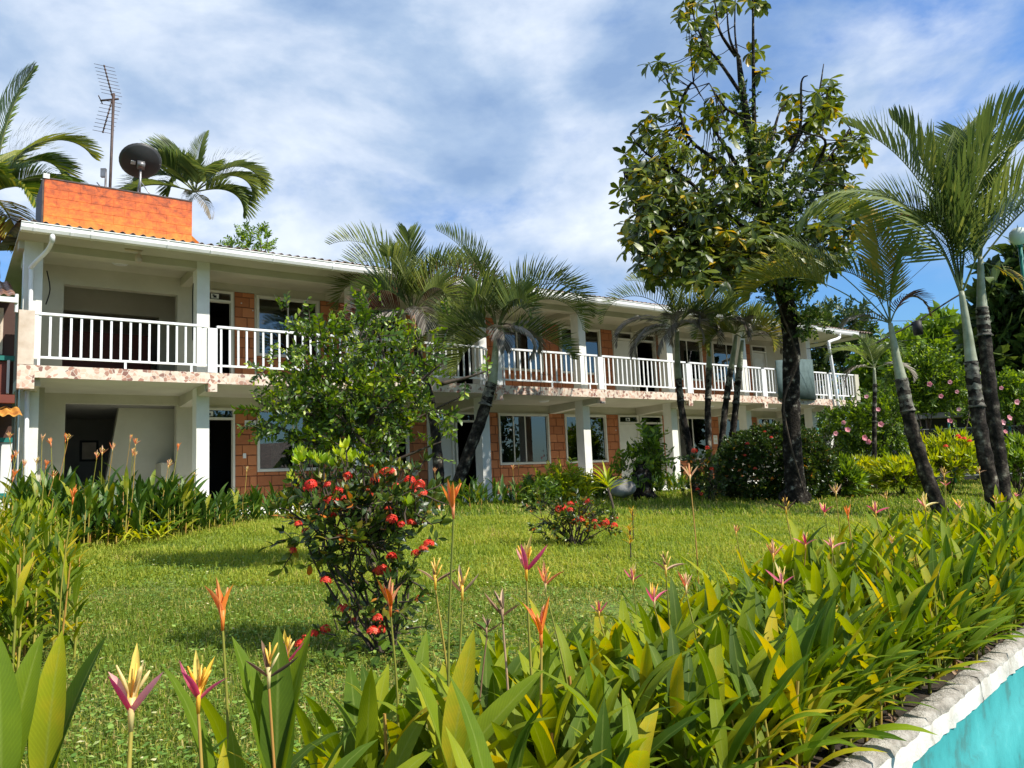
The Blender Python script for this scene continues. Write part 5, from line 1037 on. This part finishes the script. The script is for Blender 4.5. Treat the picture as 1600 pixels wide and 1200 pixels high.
# hedge along the pool
def where(p):
    d = np.array(p)-EYE; k = d@cF; u = 800+FPX*(d@cX)/k
    w_ = (p[0]-LP[0])*LN[0]+(p[1]-LP[1])*LN[1]
    sec = 'in the bottom left corner' if u < 260 else 'left of the red ixora foot' if u < 460 else 'below the red ixora' if u < 680 else 'at the bottom centre' if u < 900 else 'below the small coral ixora' if u < 1060 else 'below the slim palm group' if u < 1180 else 'below the almond trunk' if u < 1300 else 'left of the leaning palm foot' if u < 1420 else 'before the leaning palm foot' if u < 1500 else 'before the twin palms' if u < 1575 else 'near the right edge'
    return sec, ('on the coping side' if w_ < .38 else 'in the middle row' if w_ < .68 else 'on the lawn side')
cnt = 0; cand = []
for _ in range(1500):
    a = -2.0+12.5*U(0, 1)**1.3; w = U(.07, .98)
    if a < -1.3 and random.random() < .5: continue
    p = LPt(a, w, 0)
    d_ = p-EYE; u_ = 800+FPX*(d_@cX)/(d_@cF)
    if u_ > 1630 or (u_ > 1500 and random.random() < .3): continue
    if any((p[0]-q[1][0])**2+(p[1]-q[1][1])**2 < (.105+.008*max(a, 0))**2 for q in cand): continue
    cand.append((a, p))
    if len(cand) >= 150: break
for a, p in cand:
    p[2] = float(lawn_z(p[0], p[1]))
    h_ = (U(.16, .26) if a < -1.0 else (U(.24, .36) if a < .6 else (U(.30, .42) if a < 1.4 else U(.40, .58))))
    fl = random.choice(['pink', 'dry', 'peach', 'dry']) if (a > 1 and random.random() < .06) else None
    sec, row = where(p)
    heli(p, h_, random.choice((6, 7, 7, 8)) if a < 4 else 7, ('withered-flowered heliconia ' if fl else 'flowerless heliconia ')+sec+', '+row+' of the pool hedge', 'heliconias of the poolside hedge', sc=U(.9, 1.12)*(1.12 if a < 1.6 else 1), fl=fl, flsc=.8, low=.04)
# large leaves close to the lens in the bottom left corner
for (u, v, Y_, els, lab) in ((8, 1075, 1.25, ((150, 86), (100, 70), (200, 60)), 'large sunlit heliconia leaves filling the bottom left corner'), (72, 1075, 1.35, ((80, 86), (40, 74), (120, 66)), 'upright pointed yellow-green heliconia leaves beside the bottom left corner'), (430, 1120, 1.7, ((95, 84), (60, 78), (150, 75)), 'tall upright heliconia leaves left of the bottom centre'), (700, 1100, 2.0, ((20, 42), (60, 74), (150, 70)), 'heliconia with one long leaf slanting up to the right at bottom centre')):
    top = at(u, v, Y_); b = np.array([top[0], top[1], float(lawn_z(top[0], top[1]))]); r = empty('heliconia', b, lab, 'heliconia', 'heliconias of the poolside hedge')
    hh_ = max(.2, top[2]-b[2]-.02)
    ob('stem', stm[0], r, mat=np.array(Matrix.Diagonal((1, 1, max(.1, hh_-.13), 1))))
    for az_, el_ in els: ob('leaf', mesh('leaf', leaf(.25 if u < 200 else .34, .058 if u < 200 else .075, .25, .35, 9, 'lance'), 'heli', True), r, mat=RM(math.radians(az_+U(-6, 6)), math.radians(el_), U(-.4, .4), (0, 0, hh_-.14)))
def clump_stuff(name, label, pts, hs, mat, cat_, sc=1., nl=5, elev=(45, 80)):
    items = [[] for _ in HL]; st = []; o0 = np.array(pts[0])
    for p, h in zip(pts, hs):
        y0 = U(0, 6.28)
        for i in range(nl):
            t = .12+.88*(i+.5)/nl; items[rng.integers(0, len(HL))].append(RM(y0+math.pi*(i % 2)+U(-.8, .8), math.radians(elev[0]+(elev[1]-elev[0])*t+U(-12, 10)), U(-.4, .4), p-o0+np.array([0, 0, h*t*.82]), sc*U(.8, 1.15)))
        d_ = np.diag((1., 1., h*.95, 1.)); d_[:3, 3] = p-o0; st.append(d_)
    r = empty(name, o0, label, cat_); ob('leaves', merged('leaves', [(HL[k_], np.array(v_), rng.random(len(v_))) for k_, v_ in enumerate(items) if v_], mat), r, kind='stuff')
    stt = tube([(0, 0, -.03), (.01, .0, .5), (.0, .02, 1.0)], [.008, .006, .004], 5, cap=False)
    ob('stems', merged('stems', [(stt, np.array(st), rng.random(len(st)))], 'helistem'), r, kind='stuff')
pts = []; hs = []
for _ in range(700):
    a = U(.6, 15) if _ > 320 else (U(-.6, 5) if _ > 90 else U(-1.3, 1.2)); w = U(.06, .95); p = LPt(a, w, 0); p[2] = float(lawn_z(p[0], p[1])); pts.append(p); hs.append(U(.40, .58) if a > 1.2 else U(.20, .34))
_np = len(pts)
for _ in range(330):
    a = U(-.3, 12); w = U(.015, .24); p = LPt(a, w, 0); p[2] = float(lawn_z(p[0], p[1])); pts.append(p); hs.append(U(.10, .26))
clump_stuff('hedge_undergrowth', 'dense shaded undergrowth of the heliconia hedge beside the pool', pts, hs, 'heli', 'hedge', .9, 6, (34, 80))
pts = []; hs = []
for _ in range(420):     # bare stems and litter at the coping edge
    a = U(-.5, 9); w = U(.06, .5); p = LPt(a, w, 0); p[2] = float(lawn_z(p[0], p[1])); pts.append(p); hs.append(U(.12, .34))
stt = tube([(0, 0, -.03), (.012, .0, .5), (.0, .02, 1.0)], [.006, .005, .003], 5, cap=False)
Ms_ = []
for p, h in zip(pts, hs): d_ = np.diag((1., 1., h, 1.)); d_[:3, 3] = p-pts[0]; Ms_.append(d_@RM(U(0, 6), 0, 0))
dl = leaf(.14, .03, 1.4, .7, 4, 'lance', .8); M2 = np.array([RM(U(0, 6.28), U(-.3, .2), U(-1, 1), LPt(U(-.5, 9), U(.03, .55), U(.01, .06))-pts[0], U(.5, 1.2)) for _ in range(420)])
r_ = empty('hedge_litter', pts[0], 'dry stems and fallen brown leaves along the inner edge of the coping', 'leaf litter')
ob('dry_stems', merged('dry_stems', [(stt, np.array(Ms_), rng.random(len(Ms_)))], 'helistem'), r_, kind='stuff'); ob('fallen_leaves', merged('fallen_leaves', [(dl, M2, rng.random(len(M2)))], 'bdry'), r_, kind='stuff')
# left-hand hedge
LA, LB_ = G(70, 1085), G(88, 862)
cnt = 0
for i in range(44):
    t = (i+U(0, 1))/44; t = t**1.25; c_ = LA+(LB_-LA)*t; p = c_+np.array([-U(0, 1.1)+(.05), U(-.2, .2), 0]); p[2] = float(lawn_z(p[0], p[1])); fl = 'peach' if random.random() < (.25 if t > .3 else .08) else None
    if fl and random.random() < .5: fl = 'orange'
    heli(p, U(.42, .60)*(1.15 if t > .5 else 1), 6, ('pale-flowered heliconia ' if fl else 'flowerless heliconia ')+('at the near end' if t < .25 else 'in the nearer half' if t < .5 else 'in the farther half' if t < .75 else 'at the far end')+' of the left hedge'+(', lawn side' if p[0] > c_[0]-.5 else ', outer side'), 'heliconias of the left edge hedge', sc=U(.60, .80), fl=fl, flsc=1.0, flp=None)
pts = []; hs = []
for _ in range(560):
    t = U(0, 1)**1.1; c_ = LA+(LB_-LA)*t; p = c_+np.array([-U(0, 1.5)-.0, U(-.4, .4), 0]); p[2] = float(lawn_z(p[0], p[1])); pts.append(p); hs.append(U(.38, .60))
clump_stuff('left_hedge_undergrowth', 'thick leafy undergrowth of the hedge at the left edge', pts, hs, 'heli', 'hedge', .66, 7, (35, 82))
# bed in front of the building
BP = [G(40, 862), G(120, 862), G(230, 852), G(330, 832), G(450, 812), G(740, 797), G(960, 780), G(1130, 764)]
BT = [0, .12, .26, .38, .50, .70, .86, 1.0]
def bedpt(t, back): return np.array([np.interp(t, BT, [q[0] for q in BP]), np.interp(t, BT, [q[1] for q in BP]), 0])+BN*back
def bedw(t): return 1.9 if t < .28 else 1.0
landm = [(.10, 'by the left corner column'), (.22, 'below the dark stair opening'), (.34, 'before the slanted stair wall'), (.44, 'below the leftmost room door'), (.60, 'behind the red ixora'), (.74, 'below the three-pane window'), (.88, 'under the two-pane window'), (1.1, 'near the dark stump')]
for i in range(62):
    t = (i+U(0, 1))/62; t = t**1.1; bk = U(.1, 1)*bedw(t); p = bedpt(t, bk); p[2] = float(lawn_z(p[0], p[1])); big = t < .34
    fl = random.choice(['orange', 'peach', 'peach', 'dry']) if random.random() < (.60 if t < .2 else (.40 if t < .45 else .2)) else None
    h_ = (U(.56, .78)+.14*(bk > .9) if big else U(.34, .52)); wh = next(l_ for q, l_ in landm if t < q)
    lab = ('tall ' if big else 'low ')+({'orange': 'orange-flowered', 'peach': 'peach-flowered', 'dry': 'withered-flowered'}[fl] if fl else 'flowerless')+' heliconia '+wh+(', back row' if bk > .5*bedw(t) else ', front row')
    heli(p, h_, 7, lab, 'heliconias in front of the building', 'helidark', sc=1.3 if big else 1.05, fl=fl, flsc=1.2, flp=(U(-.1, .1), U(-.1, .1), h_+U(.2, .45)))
pts = []; hs = []
for i in range(520):
    t = U(0, .4) if i < 260 else U(.3, 1); p = bedpt(t, U(.05, 1)*bedw(t)); p[2] = float(lawn_z(p[0], p[1])); pts.append(p); hs.append(U(.40, .68) if t < .34 else U(.22, .44))
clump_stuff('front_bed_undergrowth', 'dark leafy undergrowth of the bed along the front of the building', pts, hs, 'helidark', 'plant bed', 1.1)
pn = empty('pandan_clump', G(195, 848), 'low yellow-green strap-leaved clump at the edge of the left bed', 'clump')
lp_ = [mesh('leaf', leaf(.55, .045, c_, .4, 5, 'strap'), 'yelleaf', True) for c_ in (.8, 1.4, 1.9)]
for i in range(64): ob('leaf', random.choice(lp_), pn, mat=RM(U(0, 6.28), math.radians(U(15, 70)), 0, (U(-.45, .45), U(-.3, .3), .05), U(.5, .95)))
lo = empty('garden_lantern', hp(10.7, -.05, .53), 'small grey pagoda garden lantern by the plinth between palm and window', 'lantern')
ob('post', mesh('post', tube([(0, 0, 0), (0, 0, .32)], .03, 6), 'metal'), lo); ob('lantern_top', mesh('lantern_top', [box(-.09, .09, -.09, .09, .32, .48), xf(lathe([(0, .60), (.04, .54), (.15, .50), (.15, .48)], 4), np.eye(4))], 'metal'), lo)

# ================================================================= RIGHT SIDE: hibiscus, fence, shed, trees, lamp, wires
hsp = [spray(10, .10, .06, 'ell', .26, seg=2) for _ in range(4)]
def pf_():
    ts = [];
    for k_ in range(5): m = RM(2*math.pi*k_/5, .35, 0); ts.append(xf(leaf(.075, .07, -.3, .1, 3, 'ell'), m))
    ts.append(tube([(0, 0, 0), (0, 0, .07)], .004, 5)); return cat(ts)
pfm = mesh('pink_flower', pf_(), 'pinkp', True)
def hibiscus(label, base, ells, n, fl, Y):
    root, _ = plant('hibiscus_bush', label, 'shrub', base, hsp, ['hib', 'twig'], ells, n, stems=8, stem_r=.03, hollow=.35, up=.3, group='hibiscus bushes along the fence')
    for u, v in fl: ob('pink_flower', pfm, root, mat=np.array(Matrix.Translation(Vector(at(u, v, Y)-np.array(base)))@Vector((U(-.5, .5), -1, U(-.2, .4))).to_track_quat('Z', 'Y').to_matrix().to_4x4()@Matrix.Scale(U(.8, 1.3), 4)))
YH = 22.
hibiscus('hibiscus bush with pink flowers right of the balcony end', GY(1350, YH), [e_(1330, 665, YH, 45, 32), e_(1385, 660, YH, 42, 55), e_(1300, 690, YH, 22, 30), e_(1360, 700, YH, 45, 26)], 900, [(1324, 672), (1305, 677), (1376, 663), (1350, 684), (1354, 620), (1357, 690), (1318, 660), (1372, 640)], YH-1.3)
hibiscus('taller hibiscus bush with pink flowers behind the leaning palm', GY(1450, YH+1), [e_(1455, 592, YH+1, 58, 50), e_(1500, 625, YH+1, 24, 34), e_(1420, 600, YH+1, 36, 46)], 1100, [(1484, 597), (1470, 619), (1498, 640), (1484, 658), (1452, 600), (1505, 680), (1495, 612)], YH-.8)
hibiscus('hibiscus bush with pink flowers right of the twin palms', GY(1590, YH-1), [e_(1592, 620, YH-1, 40, 36), e_(1560, 610, YH-1, 22, 30)], 500, [(1564, 606), (1588, 628), (1576, 653), (1566, 660), (1570, 675), (1556, 680), (1580, 680)], YH-2.1)
# yellow-green border plants and red flowers
ylp = [spray(9, .22, .055, 'lance', .2, seg=3, whorl=True) for _ in range(3)]
for i, (u, v, ru, rv, Y_, lab) in enumerate(((1480, 712, 42, 24, 19., 'bright yellow-green ginger clump with red flowers between the right palms'), (1410, 742, 34, 12, 18.5, 'low yellow-green clump left of the leaning palm'), (1345, 742, 32, 12, 19.5, 'low yellow-green clump behind the round bush'), (1590, 715, 22, 20, 18.5, 'low dark green clump at the right edge'), (1310, 745, 18, 14, 18, 'low green clump beside the ixora shoulder'))):
    r_, _ = plant('ginger_clump', lab, 'clump', GY(u, Y_), ylp, ['yelleaf' if i < 3 else 'hib', 'twig'], [e_(u, v, Y_, ru*.9, rv), e_(u+6, v+rv*.7, Y_-.3, ru*1.25, rv*.6)], 190 if i else 330, stems=10, stem_r=.012, hollow=.2, up=1.0)
    if i == 0:
        for (a_, b_) in ((1500, 685), (1478, 698), (1515, 690), (1497, 682), (1507, 686)): ob('red_flower', hd[0], r_, mat=np.array(Matrix.Translation(Vector(at(a_, b_, Y_-.6)-np.array(r_.location)))@Matrix.Scale(1.2, 4)))
# chain-link fence
YFc = 24.5
fr = empty('chain_link_fence', GY(1420, YFc), 'chain-link fence on green posts behind the hibiscus', 'fence')
fz0, fz1 = .55, 2.05
def fpt(x, z): p = at(1280, 700, YFc); return np.array([p[0]+x, YFc+x*.0+.0, z])
ts = []; Wf = 9.5; hh = fz1-fz0; st_ = .11
for i in range(int((Wf+hh)/st_)):
    x0 = i*st_-hh
    for sgn in (1, -1):
        a0, a1 = (x0, x0+hh) if sgn > 0 else (x0+hh, x0); za, zb = fz0, fz1
        lo_, hi_ = 0, Wf
        def cl(a0, a1, za, zb):
            if a0 == a1: return None
            t0 = max(0, min(1, ((lo_-a0)/(a1-a0)))); t1 = max(0, min(1, ((hi_-a0)/(a1-a0))))
            t0, t1 = min(t0, t1), max(t0, t1)
            return None if t1-t0 < .02 else ((a0+(a1-a0)*t0, za+(zb-za)*t0), (a0+(a1-a0)*t1, za+(zb-za)*t1))
        c = cl(a0, a1, za, zb)
        if c: ts.append(tube([fpt(*c[0]), fpt(*c[1])], .0045, 3, cap=False))
ob('wire_mesh', mesh('wire_mesh', ts, 'steelwire'), fr, True, kind='stuff')
for x in (0, 2.9, 4.05, 5.9, 7.4, 9.4): ob('post', mesh('post', tube([fpt(x, .4), fpt(x, 2.25)], .04, 8), 'grnpost', True), fr, True)
ob('top_rail', mesh('top_rail', tube([fpt(0, fz1), fpt(Wf, fz1)], .022, 6), 'steelwire', True), fr, True)
ob('bottom_rail', mesh('bottom_rail', tube([fpt(0, fz0+.05), fpt(Wf, fz0+.05)], .018, 6), 'steelwire', True), fr, True)
YSh = 28.
x0 = at(1428, 660, YSh)[0]; zt = at(1500, 652, YSh)[2]
sh = empty('garden_shed', (x0+3, YSh, .5), 'low dark shed with a pale flat roof behind the chain-link fence', 'shed')
ob('roof', mesh('roof', [box(x0, x0+9, YSh-.6, YSh+3, zt-.02, zt+.16)], 'shedroof'), sh, True); ob('wall', mesh('wall', [box(x0+.2, x0+9, YSh, YSh+2.8, .4, zt-.03)], 'dark'), sh, True)  # near-black box stands in for the shade inside the open shed
for x in (x0+.2, x0+3, x0+5.8): ob('post', mesh('post', box(x, x+.1, YSh-.5, YSh-.4, .4, zt-.03), 'darkwood'), sh, True)
# background trees
bsp = [spray(9, .30, .13, 'ell', .6, seg=2) for _ in range(3)]; big = [spray(9, .55, .24, 'ell', .9, seg=2) for _ in range(3)]
def tree(name, label, u, Y_, ells, n, sps, mat, tr=.15, group=None, hollow=.4):
    b_ = GY(u, Y_); c_ = np.mean([e[0] for e in ells], axis=0)
    tk = tube(smoothpts([b_, (b_+c_)/2+np.array([.2, 0, 0]), c_], 4), list(np.linspace(tr, tr*.4, 9)), 8, jit=.05)
    return plant(name, label, 'tree', b_, sps, [mat, 'twig'], ells, n, stems=6, stem_r=tr*.35, trunk=tk, hollow=hollow, group=group)
tree('background_tree', 'dark leafy tree behind the end of the balcony', 1290, 40, [e_(1260, 545, 40, 60, 50), e_(1310, 520, 40, 50, 46), e_(1240, 600, 40, 60, 60), e_(1340, 560, 40, 40, 50)], 1300, bsp, 'dkfol', .3)
tree('background_tree', 'mid green bushy tree beyond the hibiscus left of the leaning palm', 1400, 36, [e_(1400, 580, 36, 60, 50), e_(1440, 560, 36, 44, 40), e_(1370, 610, 36, 40, 60)], 1200, bsp, 'hib', .25)
tree('background_tree', 'large-leaved tree rising between the leaning palm and the twin palms', 1470, 33, [e_(1470, 560, 33, 46, 44), e_(1500, 600, 33, 34, 50), e_(1440, 590, 33, 34, 40)], 700, big, 'hib', .25)
tree('background_tree', 'tall pale feathery tree top showing above the others between the palms', 1490, 48, [e_(1490, 530, 48, 32, 24), e_(1470, 550, 48, 30, 24)], 420, bsp, 'hib', .25)
tree('background_tree', 'large dark broad-leaved tree at the right edge', 1600, 25, [e_(1600, 500, 25, 48, 62), e_(1585, 580, 25, 46, 50), e_(1640, 480, 25, 60, 90), e_(1570, 545, 25, 22, 30)], 900, big, 'dkfol', .3)
tree('background_tree', 'dark tree mass farther back at the right edge', 1540, 42, [e_(1540, 600, 42, 50, 46), e_(1600, 620, 42, 60, 60)], 700, bsp, 'dkfol', .3)
# far wood on the horizon
wd = []
for i in range(26): x = 14+i*3.6; wd.append(((x, 62+4*math.sin(i*2.2), 3.2+U(-.5, 1.0)), (4.2, 2.4, 3.6)))
for i in range(10): wd.append(((-30+i*3.2, 46, 2.6+U(-.4, .4)), (3.0, 2.0, 2.6)))
Ms_ = blob(wd, 5200, .6, .2); r_ = empty('far_wood', (40, 62, .5), 'far line of dark woodland closing the view behind the garden', 'wood')
Ms_[:, :3, 3] -= np.array(r_.location); ob('canopy', merged('canopy', [(big[k_], Ms_[k_::3], rng.random(len(Ms_[k_::3]))*.6) for k_ in range(3)], ['dkfol', 'twig']), r_, kind='stuff')
# opposite side of the pool, mirrored in the windows
oh = empty('poolside_house', (30, -6, 0), 'low tiled poolside house standing outside the frame and mirrored in the windows', 'house')
ob('wall', mesh('wall', box(24, 27, -22, 6, 0, 2.6), 'darkwood'), oh, True); ob('roof', mesh('roof', [T([(22.6, -23, 2.5), (22.6, 7, 2.5), (28, 7, 4.6), (28, -23, 4.6)], [(0, 3, 2, 1)]), box(22.5, 22.65, -23, 7, 2.42, 2.52)], 'roof'), oh, True)
opp = [spray(8, .6, .3, 'ell', 1.0, seg=2)]
for i, (x, y) in enumerate(((32, -14), (36, -2), (21, 2.5), (34, 8), (14, -16), (2, -22))):
    h_ = 3.2 if i != 2 else 1.4
    plant('poolside_tree', 'tree standing behind the viewer across the pool, seen only in reflections', 'tree', (x, y, 0), opp, ['dkfol', 'twig'], [((x, y, h_+1), (3.0 if i != 2 else 1.0, 3.0 if i != 2 else 1.0, h_))], 220, stems=3, stem_r=.1, group='trees across the pool')
# street lamp globe and wires
YP = 13.6; gc = at(1592, 369, YP)
lpz = empty('garden_lamp', GY(1603, YP), 'white globe lamp on a teal post at the right edge', 'lamp')
ob('globe', mesh('globe', xf(lathe([(0.001, -.16), (.08, -.14), (.14, -.08), (.16, 0), (.14, .08), (.08, .14), (.001, .16)], 20), Matrix.Translation(gc)), 'globe', True), lpz, True)
ob('post', mesh('post', [tube([np.array([gc[0]+.09, gc[1]+.1, .3]), np.array([gc[0]+.06, gc[1]+.1, gc[2]-.12])], .035, 8), tube([np.array([gc[0]+.06, gc[1]+.1, gc[2]-.14]), gc-np.array([0, 0, .12])], .05, 8)], 'teal', True), lpz, True)
def wire(label, pts, r=.012, Y=26.):
    P_ = [at(u, v, Y) for u, v in pts]; o = ob('overhead_wire', mesh('overhead_wire', tube(smoothpts(P_, 5), r, 5), 'wire', True)); put(o, label, 'wire', 'overhead wires on the right')
wire('thick black cable sagging between the leaning palm and the twin palms', [(1640, 425), (1560, 431), (1500, 460), (1440, 498), (1400, 520), (1350, 545)], .028)
wire('thin wire crossing the blue sky above the cable', [(1640, 455), (1540, 480), (1450, 500), (1330, 500)], .010)
wire('thin wire crossing the blue sky below the cable', [(1640, 520), (1540, 520), (1440, 530), (1260, 545)], .010)
wire('thin wire rising from the roof end to the upper right', [(1290, 530), (1400, 430), (1500, 330), (1640, 190)], .010, 30)
wire('second thin wire rising beside the first from the roof end', [(1280, 545), (1400, 455), (1500, 365), (1640, 240)], .010, 30)
wire('black service cable reaching the left roof corner from the palm', [(-30, 325), (10, 338), (44, 353)], .012, 13.6)
ub = at(1432, 507, 26.); o = ob('cable_joint', mesh('cable_joint', tube([ub+np.array([0, 0, .1]), ub+np.array([.02, 0, -.35])], .16, 8, jit=.2), 'wire', True)); put(o, 'dark lump of a cable joint hanging from the thick black cable', 'cable joint')

# ================================================================= GRASS
def grass(name, N, region, hlo, hhi, wid, label):
    x, y = region(N); w = (x-LP[0])*LN[0]+(y-LP[1])*LN[1]; bb_ = (x-P0[0])*BN[0]+(y-P0[1])*BN[1]; ss_ = (x-P0[0])*BD[0]+(y-P0[1])*BD[1]
    k = (w > .75) & ~((bb_ > .25) & (ss_ > -1) & (ss_ < 26)); 
    pn_ = np.sin(x*1.9+1.3*np.sin(y*1.1))*np.cos(y*1.6+x*.7)+.6*np.sin(x*4.3+y*3.1)*np.cos(y*5.2-x*2.2)+rng.normal(size=N)*.35
    k &= (pn_ > -1.25)
    x, y, pn_ = x[k], y[k], pn_[k]; n = len(x); z = lawn_z(x, y)
    h = (hlo+(hhi-hlo)*rng.random(n)**2)*(1+.35*np.clip(pn_, -1, 1.4)); az = rng.random(n)*2*np.pi; lean = rng.random(n)**.9*1.5
    dx, dy = np.cos(az), np.sin(az); wx, wy = -dy*wid*.5*(.6+.8*rng.random(n)), dx*wid*.5
    V = np.zeros((n, 5, 3)); b = np.stack([x, y, z-.005], 1); sd_ = np.stack([wx, wy, 0*x], 1)
    mid = b+np.stack([dx*h*lean*.30, dy*h*lean*.30, h*.62], 1); tip = b+np.stack([dx*h*lean, dy*h*lean, h*(1-.42*lean)], 1)
    V[:, 0] = b-sd_; V[:, 1] = b+sd_; V[:, 2] = mid+sd_*.8; V[:, 3] = mid-sd_*.8; V[:, 4] = tip
    base = (np.arange(n)*5)[:, None]; L = np.concatenate([base+np.array([0, 1, 2, 3]), base+np.array([3, 2, 4])], 1).ravel(); C_ = np.tile([4, 3], n)
    UV = np.tile(np.array([(.0, 0), (1, 0), (1, .6), (0, .6), (.5, 1)]), (n, 1)); ti = np.repeat(np.clip(.28+.13*pn_+rng.normal(size=n)*.16, 0, .98), 5)
    me = mk(name, V.reshape(-1, 3), L, C_, ['grass'], None, UV, ti, False); o = ob(name, me); put(o, label, 'grass', kind='stuff')
def reg(y0, y1, m=.72):
    def f(N):
        y = y0+(y1-y0)*rng.random(N); x = (rng.random(N)*2-1)*y*m; return x, y
    return f
grass('grass_near', 190000, reg(2.0, 6.5), .022, .062, .005, 'short weedy lawn grass nearest the pool hedge')
grass('grass_middle', 190000, reg(6.5, 13.), .035, .10, .010, 'lawn grass in the middle of the garden')
grass('grass_far', 150000, reg(13., 30., .70), .05, .15, .018, 'longer bright grass at the far side of the lawn')
N_ = 26000; x, y = reg(2.0, 8.0)(N_); w_ = (x-LP[0])*LN[0]+(y-LP[1])*LN[1]; k_ = w_ > .8; x, y = x[k_], y[k_]
cl_ = leaf(.020, .017, .3, .1, 2, 'ell'); Ms_ = np.zeros((len(x), 4, 4)); 
for i in range(len(x)): Ms_[i] = RM(U(0, 6.28), U(-.1, .6), 0, (x[i], y[i], float(lawn_z(x[i], y[i]))+U(.012, .045)), U(.6, 1.5))
o = ob('lawn_weeds', merged('lawn_weeds', [(cl_, Ms_, rng.random(len(x)))], 'clover')); put(o, 'small round-leaved weeds mixed into the near lawn', 'weeds', kind='stuff')
